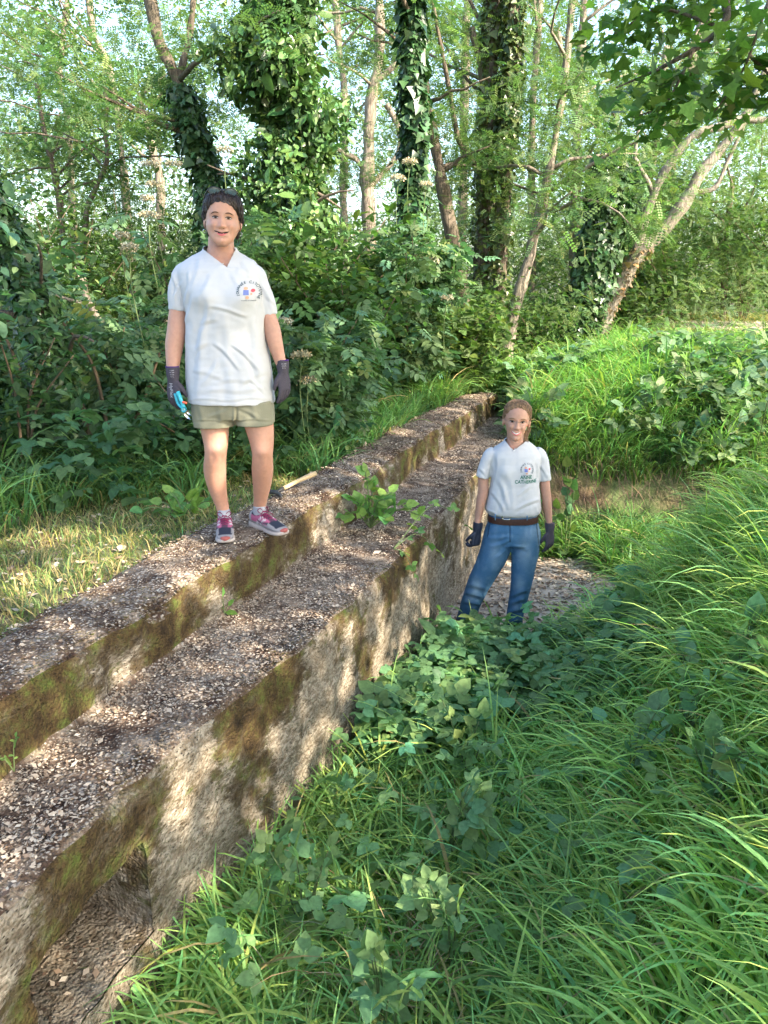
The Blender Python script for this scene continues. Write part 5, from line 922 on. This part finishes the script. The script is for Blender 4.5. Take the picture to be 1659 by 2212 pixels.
V, F = tube([hit(bb_, p, (0, 1, 0)) if hit(bb_, p, (0, 1, 0)) is not None else p+[0, .09, 0] for p in P]+np.array([0, -.004, 0]), .0032, 7, False); obj('buckle', mesh_np(V, F), STEEL, bl, smooth=True)
for px in (1070, 1139):
    a = at(px, 1110, Y2-.118)-[0, .08, 0]; b = at(px, 1124, Y2-.118)-[0, .08, 0]; y_ = hit(bb_, (a+b)/2, (0, 1, 0)); y_ = y_[1]-.004 if y_ is not None else Y2-.115; V, F = loft([((q[0], y_, q[2]), .0045, .002) for q in (a, (a+b)/2, b)], 8, 4); obj('belt_loop', mesh_np(V, F), plain('belt_loop_denim', (.10, .19, .30), .85), R2)
# gloves and boots
wr = at(1031, 1146, Y2-.05); me = fuse(hand(wr, (-.10, -.10, -1), (-.75, -.6, 0), (-.2, -.6, 0), 1.0, (.9, .95, 1., 1.), .8), .0035, 2); obj('glove', me, GLOVEB, R2, smooth=True)
wr = at(1187.5, 1146, Y2-.04); me = fuse(hand(wr, (.05, -.06, -1), (-.8, -.6, 0), (.6, -.8, 0), 1.0, (.38, .42, .48, .55), .6), .0035, 2); obj('glove', me, GLOVE, R2, smooth=True)
for (ax_, ay_, dx, dy_, Yb) in ((1000, 1368, -.45, -.9, Y2+.1), (1108, 1385, .1, -1., Y2+.0)):
    f = nrm(np.array([dx, dy_, 0.])); s = np.array([-f[1], f[0], 0]); h0 = at(ax_, ay_, Yb); h0[2] = FLOOR+.035; h0 = h0-f*.07
    V, F = loft([(h0+f*a+[0, 0, hh/2], w__, hh/2, s, (0, 0, 1)) for a, w__, hh in spline([(0, .025, .10), (.02, .036, .13), (.08, .038, .13), (.12, .040, .09), (.18, .046, .065), (.23, .042, .055), (.265, .02, .035)], 20)], 22, 2.6); bo = obj('boot', mesh_np(V, F), BOOT, R2, smooth=True)
# ------------------------------------------------------------------ maple overhead: its branch hangs into the picture, its unseen crown (behind and right of the camera) is added and gapped to shape the dapples
PATCH = [at(525, 700, 3.47).tolist()+[.05], at(540, 728, 3.47).tolist()+[.045], at(425, 772, 3.47).tolist()+[.028], at(548, 892, 3.5).tolist()+[.05], at(575, 960, 3.55).tolist()+[.05], at(455, 1000, 3.6).tolist()+[.03], at(480, 1070, 3.68).tolist()+[.03],
         at(1147, 1082, 4.75).tolist()+[.045], at(1155, 1145, 4.75).tolist()+[.04], at(1140, 1165, 4.75).tolist()+[.03]]
for px, py, z, r in ((650, 1078, 0, .13), (700, 1060, 0, .10), (655, 1120, -.1, .09), (590, 1085, 0, .05), (400, 1240, 0, .08), (430, 1275, -.1, .07), (485, 1268, -.1, .06), (330, 1330, 0, .05), (770, 1010, 0, .09), (880, 935, 0, .12), (900, 990, -.1, .08), (985, 905, -.1, .08), (1040, 925, LEDGE, .12), (960, 990, LEDGE, .10), (800, 1000, 0, .08), (835, 1030, -.1, .07), (720, 1180, LEDGE, .05),
                  (140, 1640, LEDGE, .09), (230, 1640, LEDGE, .04), (300, 1560, LEDGE, .03), (440, 1480, LEDGE, .05), (520, 1400, LEDGE, .05), (560, 1340, LEDGE, .04), (640, 1340, LEDGE, .04), (200, 1180, -.12, .25), (270, 1215, -.12, .22), (110, 1285, -.12, .16), (620, 1030, -.1, .1)): PATCH.append(atz(px, py, z).tolist()+[r])
for px, py, u, r in ((362, 1748, .48, .055), (395, 1755, .48, .03), (570, 1580, .48, .06), (610, 1560, .48, .04), (800, 1430, .48, .12), (830, 1490, .48, .09), (870, 1290, .48, .07), (890, 1340, .48, .10), (935, 1330, .48, .07), (800, 1360, .48, .04), (930, 1180, .48, .04)):
    d = ray(px, py); c = -1.145-.357*2.1+(.37 if px < 420 else u-.02); t = c/(d[0]-.357*d[1]); PATCH.append([d[0]*t, d[1]*t, CZ+d[2]*t, r])
PATCH += [at(1215, 1150, 6.5).tolist()+[.16], at(1232, 1050, 6.9).tolist()+[.04], at(1230, 790, 8.2).tolist()+[.4], at(1340, 830, 7.4).tolist()+[.28], at(1420, 760, 8.4).tolist()+[.4], at(1490, 1130, 3.8).tolist()+[.10], at(1520, 1100, 3.9).tolist()+[.08], at(1360, 1330, 3.3).tolist()+[.07], at(1560, 1270, 3.).tolist()+[.06], at(690, 1950, 2.35).tolist()+[.06], at(790, 1480, 3.9).tolist()+[.08], at(1075, 1340, 5.3).tolist()+[.08], at(700, 770, 6.).tolist()+[.2], at(1450, 1560, 2.9).tolist()+[.06]]
PATCH = np.array(PATCH)  # spots where gaps cut through the unseen leaves let sun patches fall
mt = empty('maple_tree', (5.9, .9, float(H(5.9, .9))), 'overhanging maple branch with dark lobed leaves at the upper right', 'tree')
tk = spline([(5.9, .9, H(5.9, .9)-.1, .17), (5.8, .95, 1.2, .14), (5.7, 1.1, 2.6, .12), (5.6, 1.2, 4.2, .09), (5.5, 1.3, 6.2, .05), (5.4, 1.3, 7.5, .02)], 30); tp = [tube(tk[:, :3], tk[:, 3], 14, True, .3, 5)]
tw = []
for pts in ([(5.7, 1.1, 2.6), (4.6, 3.2, 3.6), tuple(at(1700, -120, 5.4)), tuple(at(1560, 60, 5.5)), tuple(at(1440, 140, 5.5)), tuple(at(1330, 190, 5.5))], [tuple(at(1700, -120, 5.4)), tuple(at(1640, 60, 5.2)), tuple(at(1600, 160, 5.2)), tuple(at(1530, 260, 5.2))], [tuple(at(1560, 60, 5.5)), tuple(at(1430, 20, 5.7)), tuple(at(1350, 60, 5.7)), tuple(at(1290, 100, 5.7))], [tuple(at(1500, 105, 5.5)), tuple(at(1440, 220, 5.4)), tuple(at(1380, 250, 5.4))], [tuple(at(1620, 120, 5.2)), tuple(at(1700, 200, 5.1))], [tuple(at(1640, -60, 5.6)), tuple(at(1500, -20, 5.8)), tuple(at(1400, -40, 5.8))]):
    q = spline(pts, 26); far = pts[0][0] > 5; tp.append(tube(q, np.linspace(.05 if far else .012, .004, 26), 7)); tw.append(q[(12 if far else 4):])
g5 = np.random.default_rng(5)
for k in range(26):
    i = g5.integers(12, 28); a = g5.uniform(0, 6.28); e = tk[i, :3]+[math.cos(a)*g5.uniform(1.5, 4.5), math.sin(a)*g5.uniform(1.2, 3.)-1.2, g5.uniform(.3, 2.)]
    if e[1] > 1.5 and e[0] < e[1]*.8: continue
    tp.append(tube(spline([tk[i, :3], (tk[i, :3]+e)/2+[0, 0, .25], e], 10), np.linspace(.035, .008, 10), 6))
V, F = merge(tp); obj('trunk', mesh_np(V, F), BARK, mt, smooth=True)
tw = np.concatenate(tw); n = 700; k = g5.integers(0, len(tw), n); P = tw[k]+R.normal(0, .13, (n, 3))*[1, 1, .7]; P[:, 2] -= .03
d = nrm(rv(n)*.8+[-.4, -.1, -.45]); V1, F1, c1 = scatter(MAP, P, d, nrm(rv(n)*.55+[0, -.15, 1]), .088*np.exp(R.normal(0, .22, n)), tint(n, C_MAP, .2))
def inframe(P, m_=.06):
    y = P[:, 1]*c_-(P[:, 2]-CZ)*s_; u = P[:, 0]/np.maximum(y, .01); v = (P[:, 1]*s_+(P[:, 2]-CZ)*c_)/np.maximum(y, .01); return (y > 0) & (abs(u) < HW/FPX+m_) & (abs(v) < HH/FPX+m_)
n = 24000; T_ = np.stack([R.uniform(-5.5, 5., n), R.uniform(.3, 8.4, n), R.uniform(-1.1, 1.7, n)], -1); e_ = np.concatenate([np.stack([R.uniform(-1.15, -.2, 2600), np.full(2600, 3.6), R.uniform(-.1, 1.7, 2600)], -1), np.stack([R.uniform(.4, 1.4, 1300), np.full(1300, 4.8), R.uniform(-1.1, .6, 1300)], -1)])
T_ = np.concatenate([T_, e_]); n = len(T_); tt = R.uniform(7., 10.5, n); P = T_+SUN*tt[:, None]  # out-of-view leaves added sunward of the scene to shade it
dens = np.where((T_[:, 0] > XB(T_[:, 1])+.35), .12, 1.)*np.where((T_[:, 0] < WX(T_[:, 1])-1.3), .55, 1.)*np.where(T_[:, 1] > 7.9, .5, np.where(T_[:, 1] > 6.7, 2., 1.)); kp = (R.random(n) < dens) & ~inframe(P, .12)
P = P[kp]; kp = np.ones(len(P), bool); Rel = P[:, None]-PATCH[None, :, :3]; along = Rel@SUN; perp = np.linalg.norm(Rel-along[..., None]*SUN, axis=-1)
kp &= ~((perp < PATCH[None, :, 3]+.03) & (along > 0)).any(1); P = P[kp]; n = len(P)
V2, F2, c2 = scatter(WIDE, P, rv(n), nrm(SUN+.45*rv(n)), .13*np.exp(R.normal(0, .15, n)), tint(n, C_MAP, .2))
V, F, cc = mergec([(V1, F1, c1), (V2, F2, c2)]); obj('crown', mesh_np(V, F), LEAF, mt, cc)  # visible maple leaves joined with the unseen ones added to block the sun
